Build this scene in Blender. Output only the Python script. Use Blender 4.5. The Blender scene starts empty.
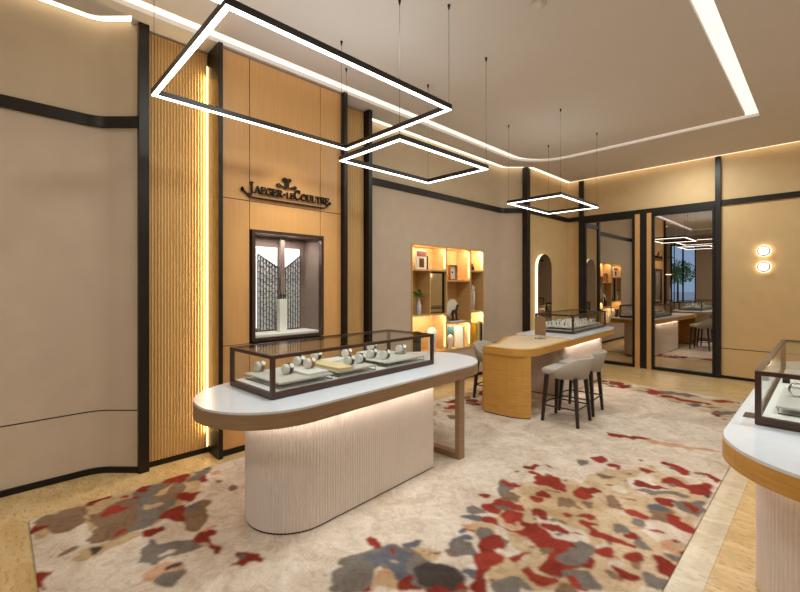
import bpy, bmesh, math, random
import numpy as np
from mathutils import Vector, Matrix
random.seed(3)
PI = math.pi
sc = bpy.context.scene
COL = sc.collection

# ------------------------------------------------------------------ camera
cam_d = bpy.data.cameras.new('camera'); cam = bpy.data.objects.new('camera', cam_d); COL.objects.link(cam)
cam_d.sensor_width = 36; cam_d.lens = 36 * 416 / 800; cam_d.shift_y = -0.013; cam_d.clip_start = .05
cam.location = (0, 0, 1.6); cam.rotation_euler = (PI / 2, 0, math.atan(428 / 416))
sc.camera = cam
# ------------------------------------------------------------------ world, lights, exposure
w = bpy.data.worlds.new('world'); sc.world = w; w.use_nodes = True
w.node_tree.nodes['Background'].inputs[0].default_value = (.40, .60, 1, 1)
w.node_tree.nodes['Background'].inputs[1].default_value = .9
sc.view_settings.view_transform = 'Standard'; sc.view_settings.look = 'None'
sc.view_settings.exposure = 0.29; sc.view_settings.gamma = 1; sc.view_settings.use_curve_mapping = False

def lin(c):
    c = c / 255
    return c / 12.92 if c <= .04045 else ((c + .055) / 1.055) ** 2.4
def rgb(r, g, b): return (lin(r), lin(g), lin(b), 1)
WARM = (.98, .93, .74); SOFT = (.93, 1, .99)
def area(name, loc, sx, sy, power, col=WARM, rot=(0, 0, 0), spread=PI):
    d = bpy.data.lights.new(name, 'AREA'); d.shape = 'RECTANGLE'; d.size = sx; d.size_y = sy
    d.energy = power; d.color = col; d.spread = spread
    o = bpy.data.objects.new(name, d); COL.objects.link(o); o.location = loc; o.rotation_euler = rot
    return o
def spot(name, loc, target, power, ang=60, col=WARM, blend=.8, size=.05):
    d = bpy.data.lights.new(name, 'SPOT'); d.energy = power; d.color = col; d.spot_size = math.radians(ang)
    d.spot_blend = blend; d.shadow_soft_size = size
    o = bpy.data.objects.new(name, d); COL.objects.link(o); o.location = loc
    o.rotation_euler = (Vector(target) - Vector(loc)).to_track_quat('-Z', 'Y').to_euler()
    return o
CZ = 3.84
# ceiling slot downlight (the ring), split per run
# unseen fill lamps added just under the ceiling, near white
for x, y, p in [(-2.2, 1.6, 24), (-2.2, 4.6, 27), (-1.6, 8.1, 25), (.9, 3.6, 26), (.9, 7.6, 18), (-2.0, -1.6, 30), (1.6, -1.4, 30)]:
    area('ceiling_fill', (x, y, CZ - .02), .5, .5, p, SOFT)
# accent spots on the brand wall, then unseen fill spots added over counters and floor
spot('brand_spot', (-2.75, 2.2, 3.8), (-3.93, 2.2, 2.08), 74, 38, WARM, 1)
spot('brand_spot', (-2.75, 2.2, 3.8), (-3.93, 2.2, 1.2), 45, 50, WARM)
spot('counter_fill', (-2.5, 1.7, 3.78), (-2.7, 1.9, .9), 48, 42, (.84, .92, 1))
spot('counter_fill', (-2.7, 5.9, 3.78), (-2.9, 6.4, .9), 45, 36, (1, .95, .88))
spot('counter_fill', (.2, 3.5, 3.78), (.1, 3.4, .9), 85, 46, (.88, .94, 1))
spot('floor_fill', (-1.6, 3.4, 3.8), (-1.5, 3.6, 0), 75, 85, SOFT)

# ------------------------------------------------------------------ materials
def newmat(name):
    m = bpy.data.materials.new(name); m.use_nodes = True
    return m, m.node_tree.nodes, m.node_tree.links, m.node_tree.nodes['Principled BSDF']
def mat(name, col, rough=.5, metal=0, var=.06, scale=8, bump=0, stretch=(1, 1, 1), spec=.5, coat=0):
    m, n, l, b = newmat(name)
    tc = n.new('ShaderNodeTexCoord'); mp = n.new('ShaderNodeMapping'); l.new(tc.outputs['Object'], mp.inputs[0])
    mp.inputs['Scale'].default_value = stretch
    nz = n.new('ShaderNodeTexNoise'); nz.inputs['Scale'].default_value = scale; nz.inputs['Detail'].default_value = 5
    l.new(mp.outputs[0], nz.inputs['Vector'])
    cr = n.new('ShaderNodeValToRGB'); l.new(nz.outputs['Fac'], cr.inputs[0])
    cr.color_ramp.elements[0].position = .3; cr.color_ramp.elements[1].position = .7
    cr.color_ramp.elements[0].color = [c * (1 - var) for c in col[:3]] + [1]
    cr.color_ramp.elements[1].color = [min(1, c * (1 + var)) for c in col[:3]] + [1]
    l.new(cr.outputs[0], b.inputs['Base Color'])
    b.inputs['Roughness'].default_value = rough; b.inputs['Metallic'].default_value = metal
    b.inputs['Specular IOR Level'].default_value = spec; b.inputs['Coat Weight'].default_value = coat
    if bump:
        bp = n.new('ShaderNodeBump'); bp.inputs['Strength'].default_value = bump; bp.inputs['Distance'].default_value = .004
        l.new(nz.outputs['Fac'], bp.inputs['Height']); l.new(bp.outputs[0], b.inputs['Normal'])
    return m
def emit(name, col, s):
    m, n, l, b = newmat(name)
    b.inputs['Base Color'].default_value = (.8, .8, .8, 1)
    b.inputs['Emission Color'].default_value = col; b.inputs['Emission Strength'].default_value = s
    return m
def glass(name, tint=(1, 1, 1, 1), refl=.06):
    m, n, l, b = newmat(name); n.remove(b)
    t = n.new('ShaderNodeBsdfTransparent'); t.inputs[0].default_value = tint
    g = n.new('ShaderNodeBsdfGlossy'); g.inputs['Roughness'].default_value = .01
    lw = n.new('ShaderNodeLayerWeight'); lw.inputs[0].default_value = .5
    pw = n.new('ShaderNodeMath'); pw.operation = 'POWER'; pw.inputs[1].default_value = 4; l.new(lw.outputs['Facing'], pw.inputs[0])
    fr = n.new('ShaderNodeMath'); fr.operation = 'MULTIPLY_ADD'; fr.inputs[1].default_value = .5; fr.inputs[2].default_value = .025; l.new(pw.outputs[0], fr.inputs[0])
    mx = n.new('ShaderNodeMixShader'); l.new(fr.outputs[0], mx.inputs[0])
    l.new(t.outputs[0], mx.inputs[1]); l.new(g.outputs[0], mx.inputs[2]); l.new(mx.outputs[0], n['Material Output'].inputs[0])
    return m
M = {}
M['wall'] = mat('warm grey fabric wall', rgb(202, 182, 160), .85, var=.035, scale=5, bump=.15)
M['wall_gold'] = mat('ochre beige fabric wall', rgb(212, 178, 126), .8, var=.035, scale=5, bump=.12)
M['wall_fr2'] = mat('upper wall ochre', rgb(206, 174, 128), .8, var=.035, scale=5, bump=.12)
M['wall_fr'] = mat('upper wall beige', rgb(204, 184, 155), .85, var=.035, scale=5, bump=.12)
M['ceil'] = mat('taupe ceiling plaster', rgb(228, 222, 218), .9, var=.015, scale=3)
M['bronze'] = mat('dark bronze metal', rgb(34, 27, 19), .42, .3, var=.12, scale=6)
M['black'] = mat('black metal', rgb(24, 20, 17), .45, .3, var=.1)
M['case'] = mat('brown bronze case frame', rgb(86, 66, 58), .33, .6, var=.06)
M['oakb'] = mat('satin oak panel', rgb(208, 156, 96), .42, var=.05, scale=5, stretch=(1, 8, .5))
M['flute'] = mat('golden fluted oak', rgb(210, 168, 108), .45, var=.02, scale=5, stretch=(1, 8, .5))
M['oak'] = mat('oak veneer', rgb(206, 152, 72), .45, var=.12, scale=7, stretch=(.6, .6, 9))
M['oaks'] = mat('oak shelf', rgb(212, 170, 112), .5, var=.08, scale=6, stretch=(1, 1, 5))
M['oakd'] = mat('brown oak fascia', rgb(152, 122, 90), .45, var=.12, scale=7, stretch=(.7, .7, 10))
M['marble'] = mat('white stone top', rgb(228, 233, 238), .22, var=.03, scale=9, coat=.2)
M['fluted_white'] = mat('cream fluted lacquer', rgb(228, 216, 208), .45, var=.02)
M['leather'] = mat('cream leather desk inlay', rgb(214, 192, 158), .6, var=.05, scale=30)
M['tray'] = mat('pale grey suede tray', rgb(205, 201, 192), .8, var=.03, scale=60)
M['white'] = mat('white lacquer', rgb(232, 229, 222), .5, var=.02)
M['cream'] = mat('cream suede block', rgb(232, 210, 158), .8, var=.03)
M['frost'] = mat('frosted silver sheet', rgb(206, 204, 208), .5, 0)
M['wire'] = mat('dark steel wire', rgb(70, 66, 60), .35, .8)
M['strap'] = mat('navy watch strap', rgb(38, 44, 66), .55, var=.1)
M['strapb'] = mat('tan watch strap', rgb(170, 110, 74), .55, var=.1)
M['steel'] = mat('polished steel', rgb(200, 200, 200), .2, 1)
M['gold'] = mat('rose gold', rgb(205, 150, 110), .25, 1)
M['fabric'] = mat('light grey stool fabric', rgb(176, 166, 152), .9, var=.06, scale=70, bump=.4)
M['darkwood'] = mat('black stained wood', rgb(38, 28, 22), .45, var=.12, scale=6, stretch=(4, 4, .6))
M['taupe'] = mat('taupe suede lining', rgb(128, 108, 98), .85, var=.05, scale=20)
M['paper'] = mat('page paper', rgb(230, 222, 205), .7, var=.02)
M['teal'] = mat('teal cloth cover', rgb(30, 72, 82), .7)
M['yellow'] = mat('yellow cloth cover', rgb(206, 170, 30), .6)
M['navy'] = mat('black cloth cover', rgb(30, 28, 30), .6)
M['orange'] = mat('terracotta cover', rgb(150, 80, 52), .6)
M['leaf'] = mat('green leaf', rgb(104, 136, 56), .5, var=.25, scale=20)
M['plaster'] = mat('white plaster', rgb(236, 226, 206), .8, var=.02)
M['dial'] = mat('ivory dial', rgb(240, 236, 222), .4, var=.01)
M['led'] = emit('warm white led', (1, .93, .86, 1), 5)
M['cove'] = emit('cove led', (1, .87, .66, 1), 1.7)
M['slot'] = emit('slot led', (1, .91, .79, 1), .78)
M['archled'] = emit('arch led', (1, .88, .70, 1), .9)
M['shelfled'] = emit('shelf led', (1, .78, .46, 1), 9)
M['golded'] = emit('golden led', (1, .70, .28, 1), 5)
M['backlit'] = emit('backlit acrylic', (1, .97, .94, 1), .75)
M['sconce'] = emit('sconce glass', (1, .90, .72, 1), 3)
M['halo'] = emit('sconce halo', (1, .87, .66, 1), 4)
M['glass'] = glass('clear glass', (.97, .98, .97, 1))
M['sky'] = emit('daylight backdrop', (.45, .62, .95, 1), .9)
m, n, l, b = newmat('dark mirror glass')
b.inputs['Base Color'].default_value = (.55, .51, .46, 1); b.inputs['Metallic'].default_value = 1; b.inputs['Roughness'].default_value = .0
M['mirrorglass'] = m
m, n, l, b = newmat('silver mirror')
b.inputs['Base Color'].default_value = (.62, .58, .52, 1); b.inputs['Metallic'].default_value = 1; b.inputs['Roughness'].default_value = .0
M['mirror'] = m
def stone(name, c1, c2, c3):
    m, n, l, b = newmat(name)
    tc = n.new('ShaderNodeTexCoord')
    a = n.new('ShaderNodeTexNoise'); a.inputs['Scale'].default_value = 3; a.inputs['Detail'].default_value = 8; a.inputs['Distortion'].default_value = 1.2
    mp = n.new('ShaderNodeMapping'); mp.inputs['Scale'].default_value = (1, 2.6, 1); l.new(tc.outputs['Object'], mp.inputs[0]); l.new(mp.outputs[0], a.inputs['Vector'])
    c = n.new('ShaderNodeTexNoise'); c.inputs['Scale'].default_value = 22; c.inputs['Detail'].default_value = 6; c.inputs['Distortion'].default_value = .8
    l.new(mp.outputs[0], c.inputs['Vector'])
    r1 = n.new('ShaderNodeValToRGB'); r1.color_ramp.elements[0].position = .35; r1.color_ramp.elements[1].position = .65
    r1.color_ramp.elements[0].color = c1; r1.color_ramp.elements[1].color = c2; l.new(a.outputs['Fac'], r1.inputs[0])
    r2 = n.new('ShaderNodeValToRGB'); r2.color_ramp.elements[0].position = .33; r2.color_ramp.elements[1].position = .47
    r2.color_ramp.elements[0].color = (1, 1, 1, 1); r2.color_ramp.elements[1].color = (0, 0, 0, 1); l.new(c.outputs['Fac'], r2.inputs[0])
    mx = n.new('ShaderNodeMixRGB'); mu = n.new('ShaderNodeMath'); mu.operation = 'MULTIPLY'; mu.inputs[1].default_value = .7
    l.new(r2.outputs[0], mu.inputs[0]); l.new(mu.outputs[0], mx.inputs[0]); l.new(r1.outputs[0], mx.inputs[1]); mx.inputs[2].default_value = c3
    l.new(mx.outputs[0], b.inputs['Base Color']); b.inputs['Roughness'].default_value = .3
    return m
M['floor'] = stone('beige travertine', rgb(220, 190, 140), rgb(198, 164, 108), rgb(156, 122, 74))
M['floor_light'] = stone('pale limestone', rgb(218, 204, 176), rgb(200, 184, 154), rgb(178, 158, 126))

# ------------------------------------------------------------------ mesh helpers
def obj(name, bm, m, parent=None, smooth=False, loc=None, rotz=0):
    me = bpy.data.meshes.new(name); bm.normal_update(); bm.to_mesh(me); bm.free()
    for mm in (m if isinstance(m, (list, tuple)) else [m]): me.materials.append(mm)
    if smooth:
        for p in me.polygons: p.use_smooth = True
    o = bpy.data.objects.new(name, me); COL.objects.link(o)
    if parent: o.parent = parent
    if loc is not None: o.location = loc
    o.rotation_euler.z = rotz
    return o
def struct(name, bm, m, smooth=False):
    o = obj(name, bm, m, smooth=smooth); o['kind'] = 'structure'; return o
def tag(o, label, cat, group=None):
    o['label'] = label; o['category'] = cat
    if group: o['group'] = group
    return o
def thing(name, label, cat, loc=(0, 0, 0), rotz=0, group=None):
    o = bpy.data.objects.new(name, None); COL.objects.link(o); o.location = loc; o.rotation_euler = (0, 0, rotz)
    o.empty_display_size = .1
    return tag(o, label, cat, group)
def sthing(name, loc):
    o = bpy.data.objects.new(name, None); COL.objects.link(o); o.location = loc; o['kind'] = 'structure'; return o
def dup(root, loc, rotz, label=None, group=None, scale=None):
    r = root.copy(); COL.objects.link(r); r.location = loc; r.rotation_euler = (0, 0, rotz)
    if label: r['label'] = label
    if group: r['group'] = group
    if scale: r.scale = scale
    for ch in list(root.children):
        c = ch.copy(); COL.objects.link(c); c.parent = r
        for g in ch.children:
            d = g.copy(); COL.objects.link(d); d.parent = c
    return r
def B(): return bmesh.new()
def bx(bm, x0, x1, y0, y1, z0, z1, bev=0, seg=2):
    r = bmesh.ops.create_cube(bm, size=1)
    bmesh.ops.scale(bm, vec=(x1 - x0, y1 - y0, z1 - z0), verts=r['verts'])
    bmesh.ops.translate(bm, vec=((x0 + x1) / 2, (y0 + y1) / 2, (z0 + z1) / 2), verts=r['verts'])
    if bev:
        es = {e for v in r['verts'] for e in v.link_edges}
        bmesh.ops.bevel(bm, geom=list(es), offset=bev, segments=seg, affect='EDGES', profile=.5)
    return bm
def box(x0, x1, y0, y1, z0, z1, bev=0): return bx(B(), x0, x1, y0, y1, z0, z1, bev)
def prism(bm, pts, z0, z1, hole=False):
    vb = [bm.verts.new((p[0], p[1], z0)) for p in pts]; vt = [bm.verts.new((p[0], p[1], z1)) for p in pts]
    n = len(pts)
    for i in range(n): bm.faces.new((vb[i], vb[(i + 1) % n], vt[(i + 1) % n], vt[i]))
    bm.faces.new(vt); bm.faces.new(vb[::-1])
    return vt
def prism_x(bm, pts, x0, x1):      # outline in (y, z), extruded along x
    a = [bm.verts.new((x0, p[0], p[1])) for p in pts]; c = [bm.verts.new((x1, p[0], p[1])) for p in pts]
    n = len(pts)
    for i in range(n): bm.faces.new((a[i], a[(i + 1) % n], c[(i + 1) % n], c[i]))
    bm.faces.new(a[::-1]); bm.faces.new(c)
    return bm
def cyl(bm, p0, p1, r0, r1=None, seg=16):
    p0 = Vector(p0); p1 = Vector(p1); d = p1 - p0; r1 = r0 if r1 is None else r1
    q = d.to_track_quat('Z', 'Y').to_matrix().to_4x4(); q.translation = (p0 + p1) / 2
    bmesh.ops.create_cone(bm, cap_ends=True, segments=seg, radius1=r0, radius2=r1, depth=d.length, matrix=q)
    return bm
def tube(bm, pts, r, seg=8, closed=False):
    pts = [Vector(p) for p in pts]; n = len(pts); rings = []
    for i, p in enumerate(pts):
        a = pts[(i - 1) % n] if closed or i else p; c = pts[(i + 1) % n] if closed or i < n - 1 else p
        t = (c - a).normalized(); q = t.to_track_quat('Z', 'Y').to_matrix()
        up = Vector((0, 0, 1)) if abs(t.z) < .9 else Vector((0, 1, 0))
        u = t.cross(up).normalized(); v = t.cross(u).normalized()
        rings.append([bm.verts.new(p + u * r * math.cos(2 * PI * k / seg) + v * r * math.sin(2 * PI * k / seg)) for k in range(seg)])
    for i in range(n if closed else n - 1):
        A, C = rings[i], rings[(i + 1) % n]
        for k in range(seg): bm.faces.new((A[k], A[(k + 1) % seg], C[(k + 1) % seg], C[k]))
    if not closed: bm.faces.new(rings[0][::-1]); bm.faces.new(rings[-1])
    return bm
def lathe(bm, prof, seg=32, c=(0, 0)):
    rings = [[bm.verts.new((c[0] + max(r, .0005) * math.cos(2 * PI * k / seg), c[1] + max(r, .0005) * math.sin(2 * PI * k / seg), z)) for k in range(seg)] for r, z in prof]
    for A, C in zip(rings, rings[1:]):
        for k in range(seg): bm.faces.new((A[k], A[(k + 1) % seg], C[(k + 1) % seg], C[k]))
    bm.faces.new(rings[0][::-1]); bm.faces.new(rings[-1])
    return bm
def stadium(hw, y0, y1, n=28, near=True, far=True):
    """outline, width 2*hw centred on x=0; y0/y1 = arc centres, or flat end positions"""
    p = []
    if far: p += [(hw * math.cos(PI * i / n), y1 + hw * math.sin(PI * i / n)) for i in range(n + 1)]
    else: p += [(hw, y1), (-hw, y1)]
    if near: p += [(hw * math.cos(PI + PI * i / n), y0 + hw * math.sin(PI + PI * i / n)) for i in range(n + 1)]
    else: p += [(-hw, y0), (hw, y0)]
    return p
def sweep_wall(pts, thick, z0, z1):
    """vertical slab whose front face follows pts (list of xy), body on the left side of travel"""
    bm = B(); n = len(pts); off = []
    for i, p in enumerate(pts):
        a = Vector(pts[max(i - 1, 0)]); c = Vector(pts[min(i + 1, n - 1)]); t = (c - a).normalized()
        off.append((p[0] - t.y * thick, p[1] + t.x * thick))
    prism(bm, list(pts) + off[::-1], z0, z1)
    return bm

# ------------------------------------------------------------------ the room shell
XR, YR, YB, XL = 3.6, -4.6, 9.03, -6.2
struct('floor', box(XL - .2, XR + .2, YR - .2, YB + .3, -.1, 0), M['floor'])
fl = B()
bx(fl, -.60, -.455, .16, 7.5, .0, .003)
struct('trim_1', fl, M['floor_light'])
XW = -4.36
def arc(cx, cy, r, a0, a1, n=12): return [(cx + r * math.cos(a0 + (a1 - a0) * i / n), cy + r * math.sin(a0 + (a1 - a0) * i / n)) for i in range(n + 1)]
near_run = [(XW, -.45)] + arc(XW + .25, .53, .25, PI, PI * .75, 8) + [(-4.105, .889)]
far_end = arc(XW + .25, 6.85, .25, PI, PI * .75, 8) + [(-4.065, 7.249)]
far_run = [(XW, 3.47)] + far_end
TZ0, TZ1 = 2.99, 3.08
def wall_run(name, run, t=.012):
    bm = sweep_wall(run, t, 0, TZ0 + .045); struct(name, bm, M['wall'])
    bm = sweep_wall([(p[0], p[1]) for p in run], t, TZ0 + .045, 4.02); struct(name, bm, M['wall_fr'])
wall_run('wall_left', near_run)
# far run carries the niche, so its long flat stretch is built in pieces round the opening
NY0, NY1, NZ0, NZ1 = 4.468, 6.355, .52, 2.24
bm = B()
bx(bm, XW - .3, XW, 3.47, NY0, 0, TZ0 + .045); bx(bm, XW - .3, XW, NY1, 6.85, 0, TZ0 + .045)
bx(bm, XW - .3, XW, NY0, NY1, 0, NZ0); bx(bm, XW - .3, XW, NY0, NY1, NZ1, TZ0 + .045)
bx(bm, XW - .34, XW - .3, NY0, NY1, NZ0, NZ1)
struct('wall_left', bm, M['wall'])
struct('wall_left', sweep_wall(far_end, .012, 0, TZ0 + .045), M['wall'])
struct('wall_left', sweep_wall(far_run, .012, TZ0 + .045, 4.02), M['wall_fr'])
struct('wall_left', box(-4.3, -4.0, 7.32, YB, 0, TZ0 + .045), M['wall_gold'])
struct('wall_left', box(-4.3, -4.0, 7.32, YB, TZ0 + .045, 4.02), M['wall_fr2'])
def inset_run(run, d):
    o = []
    n = len(run)
    for i, p in enumerate(run):
        a = Vector(run[max(i - 1, 0)]); c = Vector(run[min(i + 1, n - 1)]); t = (c - a).normalized()
        o.append((p[0] + t.y * d, p[1] - t.x * d))
    return o
def trim_run(name, run, d, z0, z1, m): return struct(name, sweep_wall(inset_run(run, d), d - .001, z0, z1), m)
for i, run in enumerate((near_run, far_run)):
    dz_ = -.04 if i == 0 else 0
    trim_run('trim_2', run, .03, TZ0 + dz_, TZ1 + dz_, M['bronze'])
    trim_run('baseboard_left', run, .014, .0, .05, M['black'])
    trim_run('trim_3', [p for p in run], .002, .528, .536, M['black'])
trim_run('trim_2', [(-4.0, 7.33), (-4.0, YB)], .03, TZ0, TZ1, M['bronze'])
trim_run('baseboard_left', [(-4.0, 7.33), (-4.0, YB)], .014, 0, .05, M['black'])
# back wall
GX0, GX1, GZ = -3.60, -1.36, 2.99
struct('wall_back', box(-4.0, GX0, YB, YB + .25, 0, TZ0 + .045), M['wall_gold'])
struct('wall_back', box(GX1 + .06, XR, YB, YB + .25, 0, TZ0 + .045), M['wall_gold'])
struct('wall_back', box(-4.3, XR + .2, YB, YB + .25, TZ0 + .045, 4.02), M['wall_fr2'])
struct('wall_back', box(GX0, GX1 + .06, YB + .12, YB + .25, 0, TZ0 + .045), M['black'])
struct('trim_4', box(-3.97, XR, YB - .03, YB - .001, TZ0, TZ1), M['bronze'])
struct('baseboard_back', box(GX1 + .06, XR, YB - .014, YB - .001, 0, .05), M['black'])
struct('baseboard_back', box(-3.98, GX0 - .12, YB - .014, YB - .001, 0, .05), M['black'])
struct('trim_5', box(GX1 + .06, XR, YB - .003, YB - .0005, .512, .521), M['black'])
struct('wall_right', box(XR, XR + .2, YR, YB, 0, 4.02), M['wall'])
struct('trim_6', box(XR - .03, XR - .001, YR, YB, TZ0, TZ1), M['bronze'])
# rear wall with a street window
WX0, WX1, WZ0, WZ1 = -5.15, -4.15, .8, 3.5
bm = B()
bx(bm, XL - .2, WX0, YR - .2, YR, 0, 4.02); bx(bm, WX1, XR, YR - .2, YR, 0, 4.02)
bx(bm, WX0, WX1, YR - .2, YR, 0, WZ0); bx(bm, WX0, WX1, YR - .2, YR, WZ1, 4.02)
struct('wall_rear', bm, M['wall'])
struct('wall_left', box(XL - .2, XL, YR, -.45, 0, 4.02), M['wall'])
struct('wall_left', box(XL - .2, XW - .012, -.45, -.30, 0, 4.02), M['wall'])
# posts (full-height dark fins)
def post(n, x0, x1, y0, y1, z0=0.0, m=None): return struct(n, box(x0, x1, y0, y1, z0, CZ, .003), m or M['bronze'])
post('trim_7', -4.16, -4.07, .87, .95)
post('trim_8', -4.15, -3.89, 1.465, 1.505)
post('trim_9', -4.15, -3.89, 2.885, 2.935)
post('trim_10', -4.36, -4.06, 3.395, 3.455)
post('trim_11', -4.06, -3.96, 7.20, 7.32)
post('trim_12', -3.73, -3.64, YB - .06, YB - .001)
post('trim_13', -1.37, -1.29, YB - .06, YB - .001)

# ceiling: island inside the slot ring, field outside it, lid above
def rrect(x0, x1, y0, y1, r, n=10):
    """rounded only at the far-left corner"""
    return [(x0, y0), (x1, y0), (x1, y1)] + [(x0 + r + r * math.cos(PI / 2 + PI / 2 * i / n), y1 - r + r * math.sin(PI / 2 + PI / 2 * i / n)) for i in range(n + 1)]
so = rrect(-3.92, -.625, -2.2, 7.21, .78); si = rrect(-3.76, -.76, -2.04, 7.075, .64)
def fill(bm, loops, z):
    es = []
    for lp in loops:
        vs = [bm.verts.new((p[0], p[1], z)) for p in lp]
        es += [bm.edges.new((vs[i], vs[(i + 1) % len(vs)])) for i in range(len(vs))]
    bmesh.ops.triangle_fill(bm, edges=es, use_beauty=True)
def ribbon(bm, lp, z0, z1):
    a = [bm.verts.new((p[0], p[1], z0)) for p in lp]; c = [bm.verts.new((p[0], p[1], z1)) for p in lp]
    for i in range(len(lp)): bm.faces.new((a[i], a[(i + 1) % len(lp)], c[(i + 1) % len(lp)], c[i]))
g = .11
outer = [(XL + g, YR), (XL + g, -.56), (XW + g, -.56)] + inset_run(near_run, g)[1:] + [(-4.6, .90), (-4.6, 3.46)] + [(XW + g, 3.46)] + inset_run(far_run, g)[1:] + \
    [(-4.0 + g, 7.33), (-4.0 + g, YB - g), (XR, YB - g), (XR, YR)]
bm = B(); fill(bm, [outer, so], CZ); fill(bm, [si], CZ)
ribbon(bm, so, CZ, CZ + .045); ribbon(bm, si, CZ, CZ + .045); ribbon(bm, outer, CZ, CZ + .05)
struct('ceiling', bm, M['ceil'])
bm = B(); bx(bm, XL - .2, XR + .2, YR - .2, YB + .3, 4.02, 4.1); struct('ceiling', bm, M['ceil'])
bm = B(); fill(bm, [so, si], CZ + .04); struct('trim_14', bm, M['slot'])
# perimeter cove strips, on the lid
def strip(name, pts, d0, d1, z): 
    a = inset_run(pts, d0); c = inset_run(pts, d1); bm = B()
    va = [bm.verts.new((p[0], p[1], z)) for p in a]; vc = [bm.verts.new((p[0], p[1], z)) for p in c]
    for i in range(len(pts) - 1): bm.faces.new((va[i], va[i + 1], vc[i + 1], vc[i]))
    return struct(name, bm, M['cove'])
strip('trim_15', near_run, .004, .105, CZ + .02)
strip('trim_15', far_run, .004, .105, CZ + .02)
bm = B(); bx(bm, -3.996, -3.895, 7.33, YB, CZ + .02, CZ + .025); bx(bm, -3.89, XR, YB - .105, YB - .004, CZ + .02, CZ + .025); struct('trim_15', bm, M['cove'])

# ------------------------------------------------------------------ brand wall: fluted side panels, oak panels
def flutes(y0, y1, x, pitch, amp, z0, z1):
    bm = B(); n = int(round((y1 - y0) / pitch)); ys = []
    for i in range(n):
        for k in range(4): ys.append((y0 + (i + k / 4) * (y1 - y0) / n, amp * abs(math.sin(PI * k / 4)) ** .7))
    ys.append((y1, 0))
    pts = [(x + d, y) for y, d in ys] + [(x - .03, y1), (x - .03, y0)]
    prism(bm, pts, z0, z1); return bm
struct('wall_left', box(-4.7, -4.31, .9, 3.46, 0, 3.9), M['taupe'])
t = thing('fluted_panel', 'tall golden fluted oak panel with a glowing right edge', 'wall panel', (-4.16, 1.2, 0))
obj('panel', flutes(-.247, .262, 0, .026, .009, .05, CZ - .02), M['flute'], t)
obj('plinth', box(-.03, .01, -.247, .262, 0, .049), M['black'], t)
obj('light_strip', box(.004, .010, .252, .262, .06, 3.7), M['golded'], t)
area('fluted_glow', (-4.13, 1.45, 1.9), .03, 3.4, 9, (1, .72, .34), (PI / 2, 0, PI))
t = thing('fluted_panel', 'narrow golden fluted oak panel right of the sign wall', 'wall panel', (-4.16, 3.165, 0))
obj('panel', flutes(-.228, .226, 0, .026, .009, .05, CZ - .02), M['flute'], t)
obj('plinth', box(-.03, .01, -.228, .226, 0, .049), M['black'], t)
# oak panels with shadow joints, hollow behind the display window
t = thing('oak_wall_panel', 'wide satin oak wall panel behind the brand sign', 'wall panel', (-3.95, 2.195, 0))
xs = [1.508, 1.784, 2.598, 2.882]; zs = [.05, 1.03, 2.43, CZ - .012]
gp = .0035
FY0, FY1, FZ0, FZ1 = 1.80, 2.62, 1.05, 2.155
def slab(y0, y1, z0, z1): return obj('panel', box(-.03, 0, y0 - 2.195, y1 - 2.195, z0, z1, .001), M['oakb'], t)
for i in range(3):
    for k in range(3):
        y0, y1, z0, z1 = xs[i] + gp, xs[i + 1] - gp, zs[k] + gp, zs[k + 1] - gp
        if i == 1 and k == 1:
            slab(y0, y1, FZ1, z1)
        else: slab(y0, y1, z0, z1)
obj('backing', box(-.035, -.031, xs[0] - 2.195, FY0 - 2.195, 0, CZ - .01), M['black'], t)
obj('backing', box(-.035, -.031, FY1 - 2.195, xs[3] - 2.195, 0, CZ - .01), M['black'], t)
obj('backing', box(-.035, -.031, FY0 - 2.195, FY1 - 2.195, 0, FZ0), M['black'], t)
obj('backing', box(-.035, -.031, FY0 - 2.195, FY1 - 2.195, FZ1, CZ - .01), M['black'], t)
obj('plinth', box(-.03, .012, xs[0] - 2.195, xs[3] - 2.195, 0, .049), M['black'], t)

# ------------------------------------------------------------------ recessed display window
t = thing('display_window', 'bronze framed recessed watch window in the oak wall', 'display window', (-3.95, 2.21, 1.05))
def frame_x(bm, y0, y1, z0, z1, wd, x0, x1):
    bx(bm, x0, x1, y0, y0 + wd, z0, z1); bx(bm, x0, x1, y1 - wd, y1, z0, z1)
    bx(bm, x0, x1, y0 + wd, y1 - wd, z0, z0 + wd); bx(bm, x0, x1, y0 + wd, y1 - wd, z1 - wd, z1)
    return bm
hy = .412; H = 1.10
obj('frame', frame_x(B(), -hy, hy, 0, H, .03, -.02, .035), M['case'], t)
DEP = -.34
bm = B()
bx(bm, DEP - .01, DEP, -hy, hy, 0, H); bx(bm, DEP, -.02, -hy, -hy + .01, 0, H); bx(bm, DEP, -.02, hy - .01, hy, 0, H)
bx(bm, DEP, -.02, -hy, hy, H - .01, H); bx(bm, DEP, -.02, -hy, hy, 0, .01)
obj('lining', bm, M['taupe'], t)
for y0, y1 in ((-.205, .04), (.095, .32)):
    o = obj('backlit_panel', box(DEP + .002, DEP + .012, y0, y1, .09, .97), M['backlit'], t)
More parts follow.
